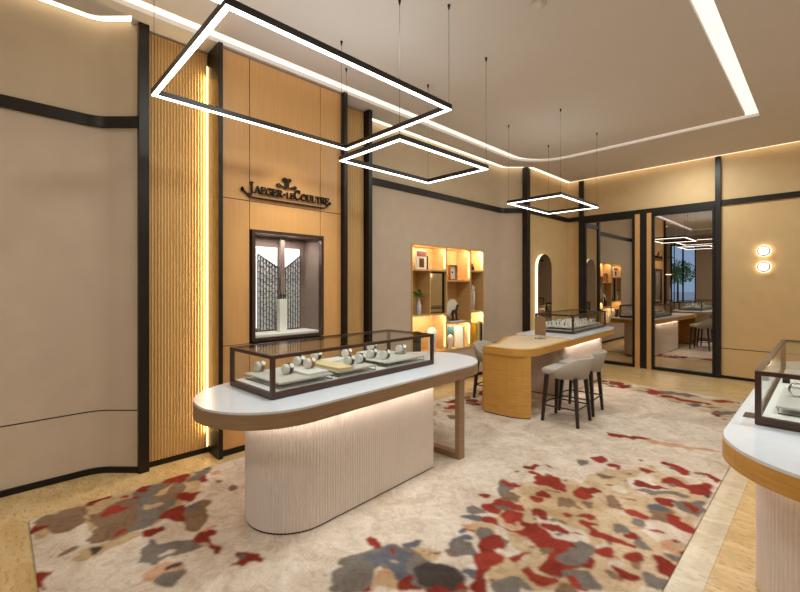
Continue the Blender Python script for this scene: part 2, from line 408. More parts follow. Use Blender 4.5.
# skyscraper-like screens, tapering towards the middle
def screen(y0, y1, za, zb):
    bm = B(); x0 = DEP + .03; n = 7
    for i in range(n + 1):
        f = i / n; y = y0 + (y1 - y0) * f; zt = za + (zb - za) * f
        bx(bm, x0, x0 + .008, y - .0025, y + .0025, .07, zt)
    for i in range(n):
        f = (i + .5) / n; ya, yb = y0 + (y1 - y0) * i / n, y0 + (y1 - y0) * (i + 1) / n; zt = za + (zb - za) * f
        z = .08 + .03 * (i % 3)
        while z < zt - .02:
            bx(bm, x0, x0 + .006, ya, yb, z, z + .004); z += (.045, .07, .055)[(i + int(z * 40)) % 3]
        bx(bm, x0, x0 + .006, ya, yb, zt - .012, zt - .004)
    return bm
for a_, c_, za_, zb_ in ((-.2, .035, .90, .76), (.10, .315, .73, .90)):
    o = obj('metal_screen', screen(a_, c_, za_, zb_), M['wire'], t)
    obj('screen_backing', prism_x(B(), [(a_, .07), (c_, .07), (c_, zb_), (a_, za_)], DEP + .024, DEP + .028), M['frost'], o)
area('window_light', (-4.12, 2.21, 2.11), .12, .6, 3.5, (1, .96, .93))
obj('hanging_bar', box(DEP + .05, DEP + .09, .045, .09, .42, H - .01), M['taupe'], t)
obj('ledge', box(DEP + .002, -.03, -hy + .012, hy - .012, .01, .05), M['white'], t)
obj('pedestal', box(DEP + .12, DEP + .18, -.02, .07, .05, .40, .002), M['white'], t)
obj('pane', box(-.004, 0, -hy + .03, hy - .03, .03, H - .03), M['glass'], t)
# watch on the pedestal
def ring(bm, c, R, r0, wdt, ax='y', seg=24, flat=1.0):
    """flat band, axis along y"""
    for (ra, rb) in ((R, R + r0),):
        vs = []
        for k in range(seg):
            a = 2 * PI * k / seg; row = []
            for rr, yy in ((ra, -wdt / 2), (rb, -wdt / 2), (rb, wdt / 2), (ra, wdt / 2)):
                row.append(bm.verts.new((c[0] + rr * math.cos(a) * flat, c[1] + yy, c[2] + rr * math.sin(a))))
            vs.append(row)
        for k in range(seg):
            A, C = vs[k], vs[(k + 1) % seg]
            for j in range(4): bm.faces.new((A[j], A[(j + 1) % 4], C[(j + 1) % 4], C[j]))
    return bm
wt = thing('wristwatch', 'dark dialled wristwatch standing upright inside the wall display window', 'watch', (-4.14, 2.235, 1.45))
obj('strap', ring(B(), (0, 0, .036), .026, .004, .02), M['navy'], wt, True)
obj('watch_case', cyl(B(), (.026, 0, .04), (.04, 0, .04), .02, seg=24), M['steel'], wt)
obj('dial', cyl(B(), (.0402, 0, .04), (.042, 0, .04), .016, seg=24), M['navy'], wt)
bx_ = tag(obj('sensor_box', box(-3.949, -3.91, 1.81, 1.86, 1.02, 1.045, .003), M['black']), 'small black box mounted under the display window corner', 'sensor')

# ------------------------------------------------------------------ sign: serif letters, crest, scroll underline
def glyph(bm, ch, x, z, h, wd):
    """strokes in a unit cell; x is along the wall, y is height"""
    T, S = .17, .075
    segs = []
    def st(x0, y0, x1, y1, tk=T): segs.append(([(x0, y0), (x1, y1)], tk))
    def sf(xc, y, wdt=.36): segs.append(([(xc - wdt / 2, y), (xc + wdt / 2, y)], S))
    def pl(pts, tk=T): segs.append((pts, tk))
    if ch == 'J': st(.6, 1, .6, .0); sf(.6, .97, .5); pl([(.6, .05), (.52, -.18), (.35, -.28), (.18, -.2), (.14, -.08)], .11)
    if ch == 'A': st(.46, 1, .12, .03, S); st(.5, 1, .86, .03); st(.26, .36, .7, .36, S); sf(.12, .03, .34); sf(.86, .03, .36)
    if ch == 'E': st(.25, 1, .25, 0); st(.1, .96, .85, .96, S); st(.1, .04, .88, .04, S); st(.25, .52, .66, .52, S); st(.84, .98, .84, .74, S); st(.86, .02, .86, .28, S); st(.66, .64, .66, .4, S)
    if ch == 'L': st(.28, 1, .28, 0); sf(.28, .96, .42); st(.1, .04, .88, .04, S); st(.86, .02, .86, .32, S)
    if ch == 'T': st(.5, 1, .5, 0); st(.05, .96, .95, .96, S); st(.07, .98, .07, .72, S); st(.93, .98, .93, .72, S); sf(.5, .04, .42)
    if ch == 'R': st(.25, 1, .25, 0); sf(.25, .96, .4); sf(.25, .04, .4); pl([(.25, .95), (.6, .95), (.76, .82), (.76, .64), (.6, .5), (.25, .48)], .12); st(.5, .5, .84, .05); sf(.86, .04, .3)
    if ch == 'U': pl([(.24, 1), (.24, .3), (.34, .1), (.5, .03), (.68, .1), (.78, .3)], .15); st(.78, 1, .78, .3, .09); sf(.24, .96, .38); sf(.78, .96, .34)
    if ch in 'CGO':
        a0, a1 = {'C': (45, 318), 'G': (45, 345), 'O': (0, 360)}[ch]
        pl([(.5 + .38 * math.cos(math.radians(a0 + (a1 - a0) * i / 16)), .5 + .47 * math.sin(math.radians(a0 + (a1 - a0) * i / 16))) for i in range(17)], .14)
        if ch == 'C': st(.78, .98, .78, .7, S); st(.76, .12, .8, .26, S)
        if ch == 'G': st(.78, .98, .78, .7, S); st(.8, .46, .8, .08, .15); sf(.76, .46, .36)
    if ch == '-': st(.3, .46, .7, .46, .17)
    for pts, tk in segs:
        for (xa, ya), (xb, yb) in zip(pts, pts[1:]):
            ax, az, bx2, bz = x + xa * wd, z + ya * h, x + xb * wd, z + yb * h
            d = math.hypot(bx2 - ax, bz - az) or 1; nx, nz = -(bz - az) / d * tk * h / 2, (bx2 - ax) / d * tk * h / 2
            ex, ez = (bx2 - ax) / d * .02 * h, (bz - az) / d * .02 * h
            prism_x(bm, [(ax + nx - ex, az + nz - ez), (ax - nx - ex, az - nz - ez), (bx2 - nx + ex, bz - nz + ez), (bx2 + nx + ex, bz + nz + ez)], 0, .018)
t = thing('brand_sign', 'dark bronze raised letter sign with crest and scroll on the oak wall', 'sign', (-3.942, 2.19, 2.49))
cur = -.435
for ch, sc_, wd in [('J', 1.45, .072), ('A', 1, .078), ('E', 1, .062), ('G', 1, .078), ('E', 1, .062), ('R', 1, .070), ('-', 1, .05), ('L', .82, .052), ('E', .82, .052), ('C', 1.4, .090), ('O', 1, .078), ('U', 1, .074), ('L', 1, .060), ('T', 1, .068), ('R', 1, .070), ('E', 1, .064)]:
    bm = B(); glyph(bm, ch, cur, .022, .072 * sc_, wd); obj('letter', bm, M['black'], t); cur += wd * .875
bm = B()
def ribpath(pts, tk, x1=.016):
    for (ax, az), (bx2, bz) in zip(pts, pts[1:]):
        d = math.hypot(bx2 - ax, bz - az); nx, nz = -(bz - az) / d * tk / 2, (bx2 - ax) / d * tk / 2
        prism_x(bm, [(ax + nx, az + nz), (ax - nx, az - nz), (bx2 - nx, bz - nz), (bx2 + nx, bz + nz)], 0, x1)
ribpath([(-.48, .062), (-.495, .05), (-.49, .03), (-.47, .03), (-.45, .012), (-.42, -.014), (-.38, -.024), (.44, -.024), (.475, -.01), (.50, .014), (.515, .036), (.53, .034)], .014)
prism_x(bm, [(-.485 + .016 * math.cos(a * PI / 6), .045 + .016 * math.sin(a * PI / 6)) for a in range(12)], 0, .016)
prism_x(bm, [(.525 + .014 * math.cos(a * PI / 6), .04 + .014 * math.sin(a * PI / 6)) for a in range(12)], 0, .016)
obj('scroll_underline', bm, M['black'], t)
bm = B()
for k in (-1.5, -.5, .5, 1.5): bx(bm, 0, .012, -.012 + k * .014 - .003, -.012 + k * .014 + .003, .135, .20)
ribpath([(-.06, .208), (-.052, .20), (.028, .20), (.036, .208)], .012); ribpath([(-.06, .208), (-.045, .226), (-.012, .216), (.021, .226), (.036, .208)], .012)
ribpath([(-.10, .158), (-.125, .148), (-.115, .130), (-.07, .138), (-.012, .122), (.046, .138), (.09, .130), (.1, .148), (.076, .158)], .011)
ribpath([(-.1, .158), (-.07, .138)], .008); ribpath([(.076, .158), (.046, .138)], .008)
obj('crest', bm, M['black'], t)

# ------------------------------------------------------------------ glazed back wall: fixed mirror-like pane, door
t = sthing('window_1', (-3.1, YB - .01, 0))
def framed(t, cx, x0, x1, z1, wd, top, bot):
    bm = B(); bx(bm, x0 - cx, x0 - cx + wd, -.05, .03, 0, z1); bx(bm, x1 - cx - wd, x1 - cx, -.05, .03, 0, z1)
    bx(bm, x0 - cx + wd, x1 - cx - wd, -.05, .03, 0, bot); bx(bm, x0 - cx + wd, x1 - cx - wd, -.05, .03, z1 - top, z1)
    obj('frame', bm, M['black'], t)
    obj('pane', box(x0 - cx + wd, x1 - cx - wd, -.008, .004, bot, z1 - top), M['mirrorglass'], t)
framed(t, -3.1, -3.635, -2.635, GZ, .045, .065, .06)
t = sthing('door_1', (-1.85, YB - .01, 0))
framed(t, -1.85, -2.345, -1.375, GZ, .035, .065, .06)
for x0, x1, nm, mt in ((-2.63, -2.545, 'trim_16', 'oakb'), (-2.54, -2.43, 'trim_17', 'black'), (-2.425, -2.35, 'trim_16', 'oakb')):
    struct(nm, box(x0, x1, YB - .07, YB + .02, 0, GZ), M[mt])

# ------------------------------------------------------------------ wall lights
for i, (z, lab) in enumerate(((2.165, 'upper of the two oval glowing wall lights on the beige wall'), (1.905, 'lower of the two oval glowing wall lights on the beige wall'))):
    t = thing('wall_light', lab, 'wall light', (-.73, YB, z))
    bm = B(); R = .095
    def disc(r, y0, y1, m, nm, seg=40):
        b_ = B(); cyl(b_, (0, -y0, 0), (0, -y1, 0), r, seg=seg); return obj(nm, b_, m, t)
    disc(.05, .001, .03, M['steel'], 'mount')
    disc(.086, .045, .055, M['taupe'], 'rim_disc')
    disc(.064, .0555, .066, M['sconce'], 'diffuser')
    d = B(); cyl(d, (0, -.031, 0), (0, -.044, 0), .090, seg=40); obj('halo_ring', d, M['halo'], t)

# ------------------------------------------------------------------ pendants
def pendant(label, x0, x1, y0, y1, z, wires):
    t = thing('pendant_light', label, 'pendant light', ((x0 + x1) / 2, (y0 + y1) / 2, z), 0, None)
    cx, cy = (x0 + x1) / 2, (y0 + y1) / 2; a, c = (x1 - x0) / 2, (y1 - y0) / 2; s = .035; hh = .045
    bm = B(); bx(bm, -a, a, -c, -c + s, .006, hh); bx(bm, -a, a, c - s, c, .006, hh)
    bx(bm, -a, -a + s, -c + s, c - s, .006, hh); bx(bm, a - s, a, -c + s, c - s, .006, hh)
    obj('frame', bm, M['bronze'], t)
    bm = B(); e = .003; s2 = s
    bx(bm, -a + e, a - e, -c + e, -c + s2 - e, 0, .0055); bx(bm, -a + e, a - e, c - s2 + e, c - e, 0, .0055)
    bx(bm, -a + e, -a + s2 - e, -c + s2, c - s2, 0, .0055); bx(bm, a - s2 + e, a - e, -c + s2, c - s2, 0, .0055)
    obj('light_strip', bm, M['led'], t)
    for sx in (-1, 1):
        for sy in (-1, 1):
            px, py = sx * (a - s / 2), sy * (c - s / 2)
            o = obj('wire', cyl(B(), (px, py, hh), (px, py, CZ - z - .04), .0018, seg=6), M['wire'], t)
            obj('ceiling_mount', cyl(B(), (px, py, CZ - z - .04), (px, py, CZ - z - .0005), .005, .012, seg=12), M['black'], t)
    area('upward_fill', ((x0 + x1) / 2, (y0 + y1) / 2, z + hh + .003), (x1 - x0), (y1 - y0), 1.6 * (x1 - x0) * (y1 - y0), SOFT, (PI, 0, 0))  # unseen upward fill, added above the frame to brighten the ceiling
    return t
pendant('largest rectangular ring pendant, hung highest, in front of the brand wall', -3.48, -2.09, .82, 2.61, 3.0, 1)
pendant('middle rectangular ring pendant below the far corner of the largest', -3.125, -2.325, 2.255, 3.475, 2.74, 1)
pendant('smallest looking rectangular ring pendant over the back counter', -3.125, -2.345, 5.12, 6.34, 2.74, 1)
pendant('rectangular ring pendant of which only one bar shows at the top left', -1.72, -.92, -.6, .655, 2.74, 1)
t = thing('smoke_detector', 'round smoke detector on the taupe ceiling', 'smoke detector', (-1.60, 3.08, CZ))
obj('housing', lathe(B(), [(.06, -.001), (.06, -.02), (.045, -.035), (.02, -.04)], 24), M['ceil'], t, True)

# ------------------------------------------------------------------ counters
def fluted_outline(pts, pitch, amp):
    """resample a closed outline evenly, add shallow ribs outward"""
    P = [Vector(p) for p in pts]; P.append(P[0]); L = [0]
    for a, c in zip(P, P[1:]): L.append(L[-1] + (c - a).length)
    n = int(L[-1] / pitch); sub = 4; out = []; j = 0
    for i in range(n * sub):
        s = L[-1] * i / (n * sub)
        while L[j + 1] < s: j += 1
        f = (s - L[j]) / ((L[j + 1] - L[j]) or 1); p = P[j].lerp(P[j + 1], f); t = (P[j + 1] - P[j]).normalized()
        nrm = Vector((t.y, -t.x)); out.append(tuple(p + nrm * amp * math.sin(PI * (i % sub) / sub)))
    return out
def shifted(pts, dx, dy): return [(p[0] + dx, p[1] + dy) for p in pts]
def slab_top(bm, pts, z0, z1, bev):
    vt = prism(bm, pts, z0, z1)
    es = [e for e in bm.edges if all(abs(v.co.z - z1) < 1e-5 for v in e.verts)]
    bmesh.ops.bevel(bm, geom=es, offset=bev, segments=3, affect='EDGES', profile=.5)
def counter(label, loc, rotz, mirror=1, hw=.5, ylen=1.75, base_r=.32, base_c=(.09, .12), base_y1=1.32, legy=(1.60, 1.68)):
    t = thing('display_counter', label, 'counter', loc, rotz)
    bm = B(); slab_top(bm, stadium(hw - .004, 0, ylen), .826, .84, .006); obj('stone_top', bm, M['marble'], t)
    bm = B(); prism(bm, stadium(hw, 0, ylen), .735, .8255); obj('fascia', bm, M['oakd' if mirror > 0 else 'oak'], t)
    o = [(mirror * (p[0] + base_c[0]) if mirror > 0 else -(p[0] + base_c[0]), p[1]) for p in stadium(base_r, base_c[1], base_y1, 140, far=False)]
    if mirror < 0: o = o[::-1]
    bm = B(); prism(bm, fluted_outline(o, .022, .006), .012, .7345); obj('fluted_base', bm, M['fluted_white'], t)
    q = [(p[0] * .985 + mirror * base_c[0] * .015, p[1]) for p in o]
    bm = B(); prism(bm, q, 0, .0115); obj('plinth', bm, M['black'], t)
    # led line under the top, around the base
    o2 = stadium(base_r + .055, base_c[1], base_y1, far=False); o2 = [(mirror * (p[0] + base_c[0]), p[1]) for p in o2]
    bm = B(); oo = [(mirror * (p[0] + base_c[0]), p[1]) for p in stadium(base_r + .042, base_c[1], base_y1, far=False)]
    n = len(o2); va = [bm.verts.new((p[0], p[1], .7335)) for p in oo]; vb = [bm.verts.new((p[0], p[1], .7335)) for p in o2]
    for i in range(n): 
        if not (i == 0): bm.faces.new((va[i], va[(i + 1) % n], vb[(i + 1) % n], vb[i]))
    obj('light_strip', bm, M['underled'], t)
    # flat oak loop leg near the far end
    bm = B(); y0, y1 = legy; e = hw - .01
    bx(bm, e - .05, e, y0, y1, .0005, .7345); bx(bm, -e, -e + .05, y0, y1, .0005, .7345); bx(bm, -e + .05, e - .05, y0, y1, .0005, .05)
    obj('leg', bm, M['oakd'], t)
    return t
M['underled'] = emit('under counter led', (1, .88, .74, 1), 22)
C1 = (-2.74, 1.40, .012); R1 = math.radians(3)
counter('long stone topped oak counter with white fluted base in front of the brand wall', C1, R1)
C3 = (.11, 2.72, .012)
counter('stone topped counter cut off by the right edge of the photo', C3, 0, mirror=-1, base_c=(.055, .23), hw=.49, ylen=2.6, base_y1=2.2, legy=(2.4, 2.48))

# display cases: frame bars, glass, floor pad
def case(label, loc, rotz, x0, x1, y0, y1, h=.29, bar=.027):
    t = thing('display_case', label, 'display case', loc, rotz)
    bm = B(); w_ = bar
    for (a, c) in ((x0, y0), (x1 - w_, y0), (x0, y1 - w_), (x1 - w_, y1 - w_)): bx(bm, a, a + w_, c, c + w_, .043, h - w_ * .85)
    for z0, z1 in ((h - w_ * .85, h),):
        bx(bm, x0, x1, y0, y0 + w_, z0, z1); bx(bm, x0, x1, y1 - w_, y1, z0, z1); bx(bm, x0, x0 + w_, y0 + w_, y1 - w_, z0, z1); bx(bm, x1 - w_, x1, y0 + w_, y1 - w_, z0, z1)
    obj('frame', bm, M['case'], t)
    obj('base', box(x0, x1, y0, y1, .003, .0425, .002), M['case'], t)
    obj('base_pad', box(x0 + w_, x1 - w_, y0 + w_, y1 - w_, .043, .046), M['white'], t)
    th = .004
    for a in ((x0 + w_, x1 - w_, y0 + .006, y0 + .006 + th), (x0 + w_, x1 - w_, y1 - .006 - th, y1 - .006), (x0 + .006, x0 + .006 + th, y0 + w_, y1 - w_), (x1 - .006 - th, x1 - .006, y0 + w_, y1 - w_)):
        obj('pane', box(*a, .047, h - w_ * .85 - .001), M['glass'], t)
    obj('pane', box(x0 + w_, x1 - w_, y0 + w_, y1 - w_, h - .006, h - .002), M['glass'], t)
    return t
ZT = .852
case('bronze framed glass case of watches on the long front counter', (C1[0], C1[1], ZT), R1, -.385, .215, -.125, 1.575)
case('glass case on the counter at the right edge of the photo', (0, 0, ZT), 0, -.275, .32, 2.93, 4.8)

# ---- small display pieces
def tray(label, loc, rotz, w_, d_, group):
    t = thing('display_tray', label, 'tray', loc, rotz, group)
    obj('tray_top', box(-w_ / 2, w_ / 2, -d_ / 2, d_ / 2, .032, .044, .003), M['tray'], t)
    for s in (-1, 1):
        y = s * (d_ / 2 - .008)
        obj('foot', tube(B(), [(-w_ / 2 + .01, y, .03), (-w_ / 2 + .01, y, .003), (w_ / 2 - .01, y, .003), (w_ / 2 - .01, y, .03)], .0028, 6), M['wire'], t)
    return t
def cuff(label, loc, rotz, group=None, strap='strap', tilt=25):
    """white roll stand"""
    t = thing('watch_stand', label, 'watch stand', loc, rotz, group)
    R = .036; c = (0, 0, R + .004)
    bm = B(); cyl(bm, (0, -.034, c[2]), (0, .034, c[2]), R, seg=28)
    es = [e for e in bm.edges if len(e.link_faces) == 2 and any(len(f.verts) > 4 for f in e.link_faces)]
    bmesh.ops.bevel(bm, geom=es, offset=.005, segments=2, affect='EDGES')
    obj('cushion', bm, M['white'], t, False)
    obj('foot', box(-.02, .02, -.02, .02, 0, .006, .002), M['white'], t)
    return t
def watch(label, loc, rotz, strap, case_m, group=None):
    t = thing('wristwatch', label, 'watch', loc, rotz, group)
    zc = .040; yo = .012
    obj('strap', ring(B(), (0, yo, zc), .0365, .004, .030), M[strap], t, True)
    a = math.radians(35); d = Vector((math.cos(a), 0, math.sin(a))); c = Vector((0, yo, zc))
    obj('watch_case', cyl(B(), c + d * .0398, c + d * .049, .022, seg=24), M[case_m], t)
    obj('dial', cyl(B(), c + d * .0492, c + d * .050, .018, seg=24), M['dial'], t)
    return t
def L2W(p, z, C=C1, R=R1):
    return (C[0] + p[0] * math.cos(R) - p[1] * math.sin(R), C[1] + p[0] * math.sin(R) + p[1] * math.cos(R), z)
ZP = ZT + .047
tray('pale raised tray nearest the left end of the front case', L2W((-.075, .185), ZP), R1, .5, .45, None)
tray('pale raised tray in the middle of the front case, partly under a cream block', L2W((-.075, .665), ZP), R1, .5, .40, None)
tray('pale raised tray at the right end of the front case', L2W((-.075, 1.235), ZP), R1, .5, .50, None)
ZS = ZP + .0445
tag(obj('display_block', box(-.12, .12, -.09, .09, 0, .02, .002), M['white'], loc=L2W((.02, .30), ZS), rotz=R1), 'white low display block on the left tray of the front case', 'display block')
tag(obj('display_block', box(-.24, .24, -.07, .07, 0, .024, .002), M['cream'], loc=L2W((-.07, .545), ZS), rotz=R1), 'cream suede display block in the middle of the front case', 'display block')
tag(obj('display_block', box(-.07, .07, -.11, .11, 0, .02, .002), M['white'], loc=L2W((-.22, .72), ZS), rotz=R1), 'white low display block behind the cream one in the front case', 'display block')
tag(obj('display_block', box(-.06, .06, -.10, .10, 0, .03, .002), M['white'], loc=L2W((-.25, 1.16), ZS), rotz=R1), 'white low display block on the right tray of the front case', 'display block')
tag(obj('display_plate', lathe(B(), [(.035, 0), (.045, .002), (.045, .006), (.04, .008)], 32), M['steel'], loc=L2W((-.235, .925 - .06), ZS), rotz=R1), 'round steel plate on the middle tray of the front case', 'display plate')
tag(obj('display_plate', lathe(B(), [(.045, 0), (.055, .002), (.055, .006), (.05, .008)], 32), M['steel'], loc=L2W((-.06, 1.40), ZS), rotz=R1), 'round steel plate on the right tray of the front case', 'display plate')
WS = [(-.05, .155, 0, 'strap', 'steel', 'nearest stand, alone at the left tray front'), (-.27, .40, .0, 'strap', 'steel', 'stand behind the white block on the left tray'), (-.03, .335, .021, 'strapb', 'gold', 'stand on the white block of the left tray'),
      (-.29, .06, 0, 'strapb', 'steel', 'stand at the back left corner of the front case'), (-.25, .555, .025, 'strap', 'steel', 'stand on the back end of the cream block'), (-.235, .875, .009, 'strapb', 'gold', 'stand on the steel plate of the middle tray'),
      (.02, .69, 0, 'strap', 'steel', 'left of the pair at the front of the middle tray'), (.015, .82, 0, 'strap', 'steel', 'right of the pair at the front of the middle tray'), (-.10, 1.06, 0, 'strap', 'steel', 'back one of the pair on the right tray'),
      (.03, 1.10, 0, 'strap', 'steel', 'front one of the pair on the right tray'), (-.06, 1.40, .009, 'steel', 'steel', 'stand on the steel plate of the right tray'), (-.25, 1.20, .031, 'strap', 'steel', 'stand on the white block of the right tray')]
for x, y, dz, s, cm, lab in WS:
    r = R1 + math.radians(6)
    p = L2W((x, y), ZS + dz)
    cuff('white roll watch stand, ' + lab, p, r)
    watch({'strap': 'dark strapped', 'strapb': 'tan strapped', 'steel': 'steel bracelet'}[s] + ' watch, ' + lab, p, r, s, cm)
# right-hand case: one large tray with jewellery cuffs
tray('pale raised tray inside the case at the right edge', (.03, 3.36, ZP), 0, .46, .60, None)
tag(obj('display_block', box(-.10, .10, -.11, .11, 0, .05, .003), M['white'], loc=(-.07, 3.80, ZP)), 'white block behind the tray in the right edge case', 'display block')
tag(obj('display_block', box(-.08, .08, -.07, .07, 0, .02, .002), M['taupe'], loc=(.0, 3.25, ZS)), 'taupe cushion block on the right edge tray', 'display block')
watch('steel bracelet watch on the taupe block in the right edge case', (.0, 3.25, ZS + .021), .4, 'steel', 'steel')
watch('steel bracelet watch beside the taupe block in the right edge case', (-.12, 3.38, ZS), .3, 'steel', 'steel')
tag(obj('remote_box', box(-.02, .02, -.03, .03, 0, .03, .003), M['black'], loc=(-.21, 4.1, ZP)), 'small black box at the back of the right edge case', 'box')
tag(obj('card', box(-.03, .03, -.06, .06, 0, .002), M['case'], loc=(-.31, 3.12, ZT + .001)), 'brown card lying against the right edge case', 'card')

# ------------------------------------------------------------------ back counter with desk end
C2 = (-2.97, 4.42, .012); R2 = math.radians(3.4)
t = thing('desk_counter', 'oak desk with rounded end panel joined to a raised stone counter at the back', 'counter', C2, R2)
def L2(p, z): return L2W(p, z, C2, R2)
# outline of the oak top in local coordinates (x to room, y away)
def corner(cx, cy, r, a0, a1, n=14): return [(cx + r * math.cos(math.radians(a0 + (a1 - a0) * i / n)), cy + r * math.sin(math.radians(a0 + (a1 - a0) * i / n))) for i in range(n + 1)]
topo = [(-.06, -.02)] + [(.28, -.03)] + corner(.28, .25, .28, -90, 0) + [(.56, 3.25)] + corner(.32, 3.25, .24, 0, 90) + [(.0, 3.49), (-.30, 3.49), (-.30, 1.0), (-.06, .3)]
bm = B(); prism(bm, topo, .745, .829); obj('oak_top', bm, M['oak'], t)
ins = [(.0, .03), (.30, .02)] + corner(.30, .24, .22, -90, 0) + [(.52, 1.30), (-.24, 1.30), (-.24, 1.0), (0, .3)]
bm = B(); prism(bm, ins, .8295, .832); obj('leather_inlay', bm, M['leather'], t)
bm = B(); slab_top(bm, [(-.30, 1.36), (.57, 1.36), (.57, 3.25)] + corner(.33, 3.25, .24, 0, 90) + [(-.30, 3.49)], .8295, .856, .004); obj('stone_top', bm, M['marble'], t)
ep = [(-.05, -.005), (.15, -.012), (.28, -.006), (.38, .014), (.46, .05), (.525, .10), (.495, .128), (.44, .085), (.36, .052), (.27, .034), (.15, .028), (-.05, .035)]
bm = B(); prism(bm, ep, .012, .7445); obj('end_panel', bm, M['oak'], t)
bm = B(); prism(bm, [(p[0] * .98, p[1] + .006) for p in ep], 0, .0115); obj('plinth', bm, M['black'], t)
bm = B(); bo = stadium(.30, 1.33, 3.0, 140, near=False, far=True); bo = shifted(bo, .13, 0)
prism(bm, fluted_outline(bo, .022, .006), .012, .7445); obj('fluted_base', bm, M['fluted_white'], t)
bm = B(); prism(bm, [(.13 + (p[0] - .13) * .98, p[1]) for p in bo], 0, .0115); obj('plinth', bm, M['black'], t)
bm = B(); bx(bm, .455, .475, 1.4, 2.95, .741, .7445); obj('light_strip', bm, M['underled'], t)
obj('end_panel', box(-.10, -.06, .04, .40, .0, .7445), M['oak'], t)
ZT2 = .856 + .012
case('glass case full of jewellery on the raised end of the back counter', L2((0, 0), ZT2), R2, -.18, .42, 1.76, 3.33)
tr = tray('long raised tray of jewellery in the back counter case', L2((.12, 2.5), ZT2 + .047), R2, .51, 1.3, None)
k = 0
for i in range(4):
    for j in range(9):
        p = L2((-.075 + i * .13, 1.98 + j * .13), ZT2 + .0915)
        if k == 0:
            proto = thing('jewellery_stand', 'small white stand with silver jewellery in the back counter case', 'jewellery stand', p, R2, 'jewellery stands in the back counter case')
            bm = B(); bx(bm, -.03, .03, -.03, .03, 0, .006, .001)
            prism_x(bm, [(-.03, .006), (.03, .006), (.012, .06), (-.012, .06)], -.028, .012); obj('wedge', bm, M['white'], proto)
            obj('chain', tube(B(), [(.016, -.012, .055), (.017, -.016, .03), (.018, 0, .016), (.017, .016, .03), (.016, .012, .055)], .003, 5), M['wire'], proto)
            obj('jewel', cyl(B(), (.014, 0, .02), (.022, 0, .02), .008, seg=10), M['strap'], proto)
        else:
            dup(proto, p, R2 + random.uniform(-.5, .5), scale=[random.uniform(.8, 1.15)] * 3)
        k += 1
# table mirror on the desk
t = thing('table_mirror', 'rounded brown vanity mirror on a ring base, on the desk', 'table mirror', L2((.185, 1.12), .832 + .012), R2 - math.radians(8))
o_ = [(-.085, .05), (.085, .05)] + [(.085 * math.cos(PI * i / 12) if 0 else .085 - .05 + .05 * math.cos(PI / 2 * i / 6), .27 + .05 * math.sin(PI / 2 * i / 6)) for i in range(7)] + [(-.035 + .05 * math.cos(PI / 2 + PI / 2 * i / 6), .27 + .05 * math.sin(PI / 2 + PI / 2 * i / 6)) for i in range(7)]
bm = B(); a = [bm.verts.new((p[0], -.004, p[1])) for p in o_]; c = [bm.verts.new((p[0], .004, p[1])) for p in o_]
for i in range(len(o_)): bm.faces.new((a[i], a[(i + 1) % len(o_)], c[(i + 1) % len(o_)], c[i]))
bm.faces.new(a[::-1]); bm.faces.new(c); obj('mirror_plate', bm, M['oakd'], t)
obj('stem', cyl(B(), (0, 0, .004), (0, 0, .05), .004, seg=8), M['steel'], t)
obj('ring_base', tube(B(), [(.075 * math.cos(2 * PI * i / 28), .075 * math.sin(2 * PI * i / 28), .004) for i in range(28)], .0035, 6, True), M['steel'], t)
obj('base_bar', tube(B(), [(-.073, 0, .004), (.073, 0, .004)], .003, 6), M['steel'], t)

# ------------------------------------------------------------------ arched mirror with a glowing edge
t = thing('arched_mirror', 'tall arched wall mirror with a glowing edge behind the back counter', 'mirror', (-4.0, 7.86, .60))
def arch_o(hw, z0, z1, n=20): return [(hw, z0), (hw, z1 - hw)] + [(hw * math.cos(PI * i / n), z1 - hw + hw * math.sin(PI * i / n)) for i in range(1, n)] + [(-hw, z1 - hw), (-hw, z0)]
obj('light_edge', prism_x(B(), arch_o(.285, 0, 1.625), .001, .06), M['archled'], t)
obj('rim', prism_x(B(), arch_o(.285, .0, 1.625), .0605, .068), M['bronze'], t)
obj('mirror_plate', prism_x(B(), arch_o(.272, .013, 1.612), .0685, .071), M['mirror'], t)
tag(obj('shelf_ledge', box(-3.995, -3.75, 7.40, 7.62, .56, .595, .003), M['white']), 'small white stone ledge at the foot of the arched mirror', 'ledge')

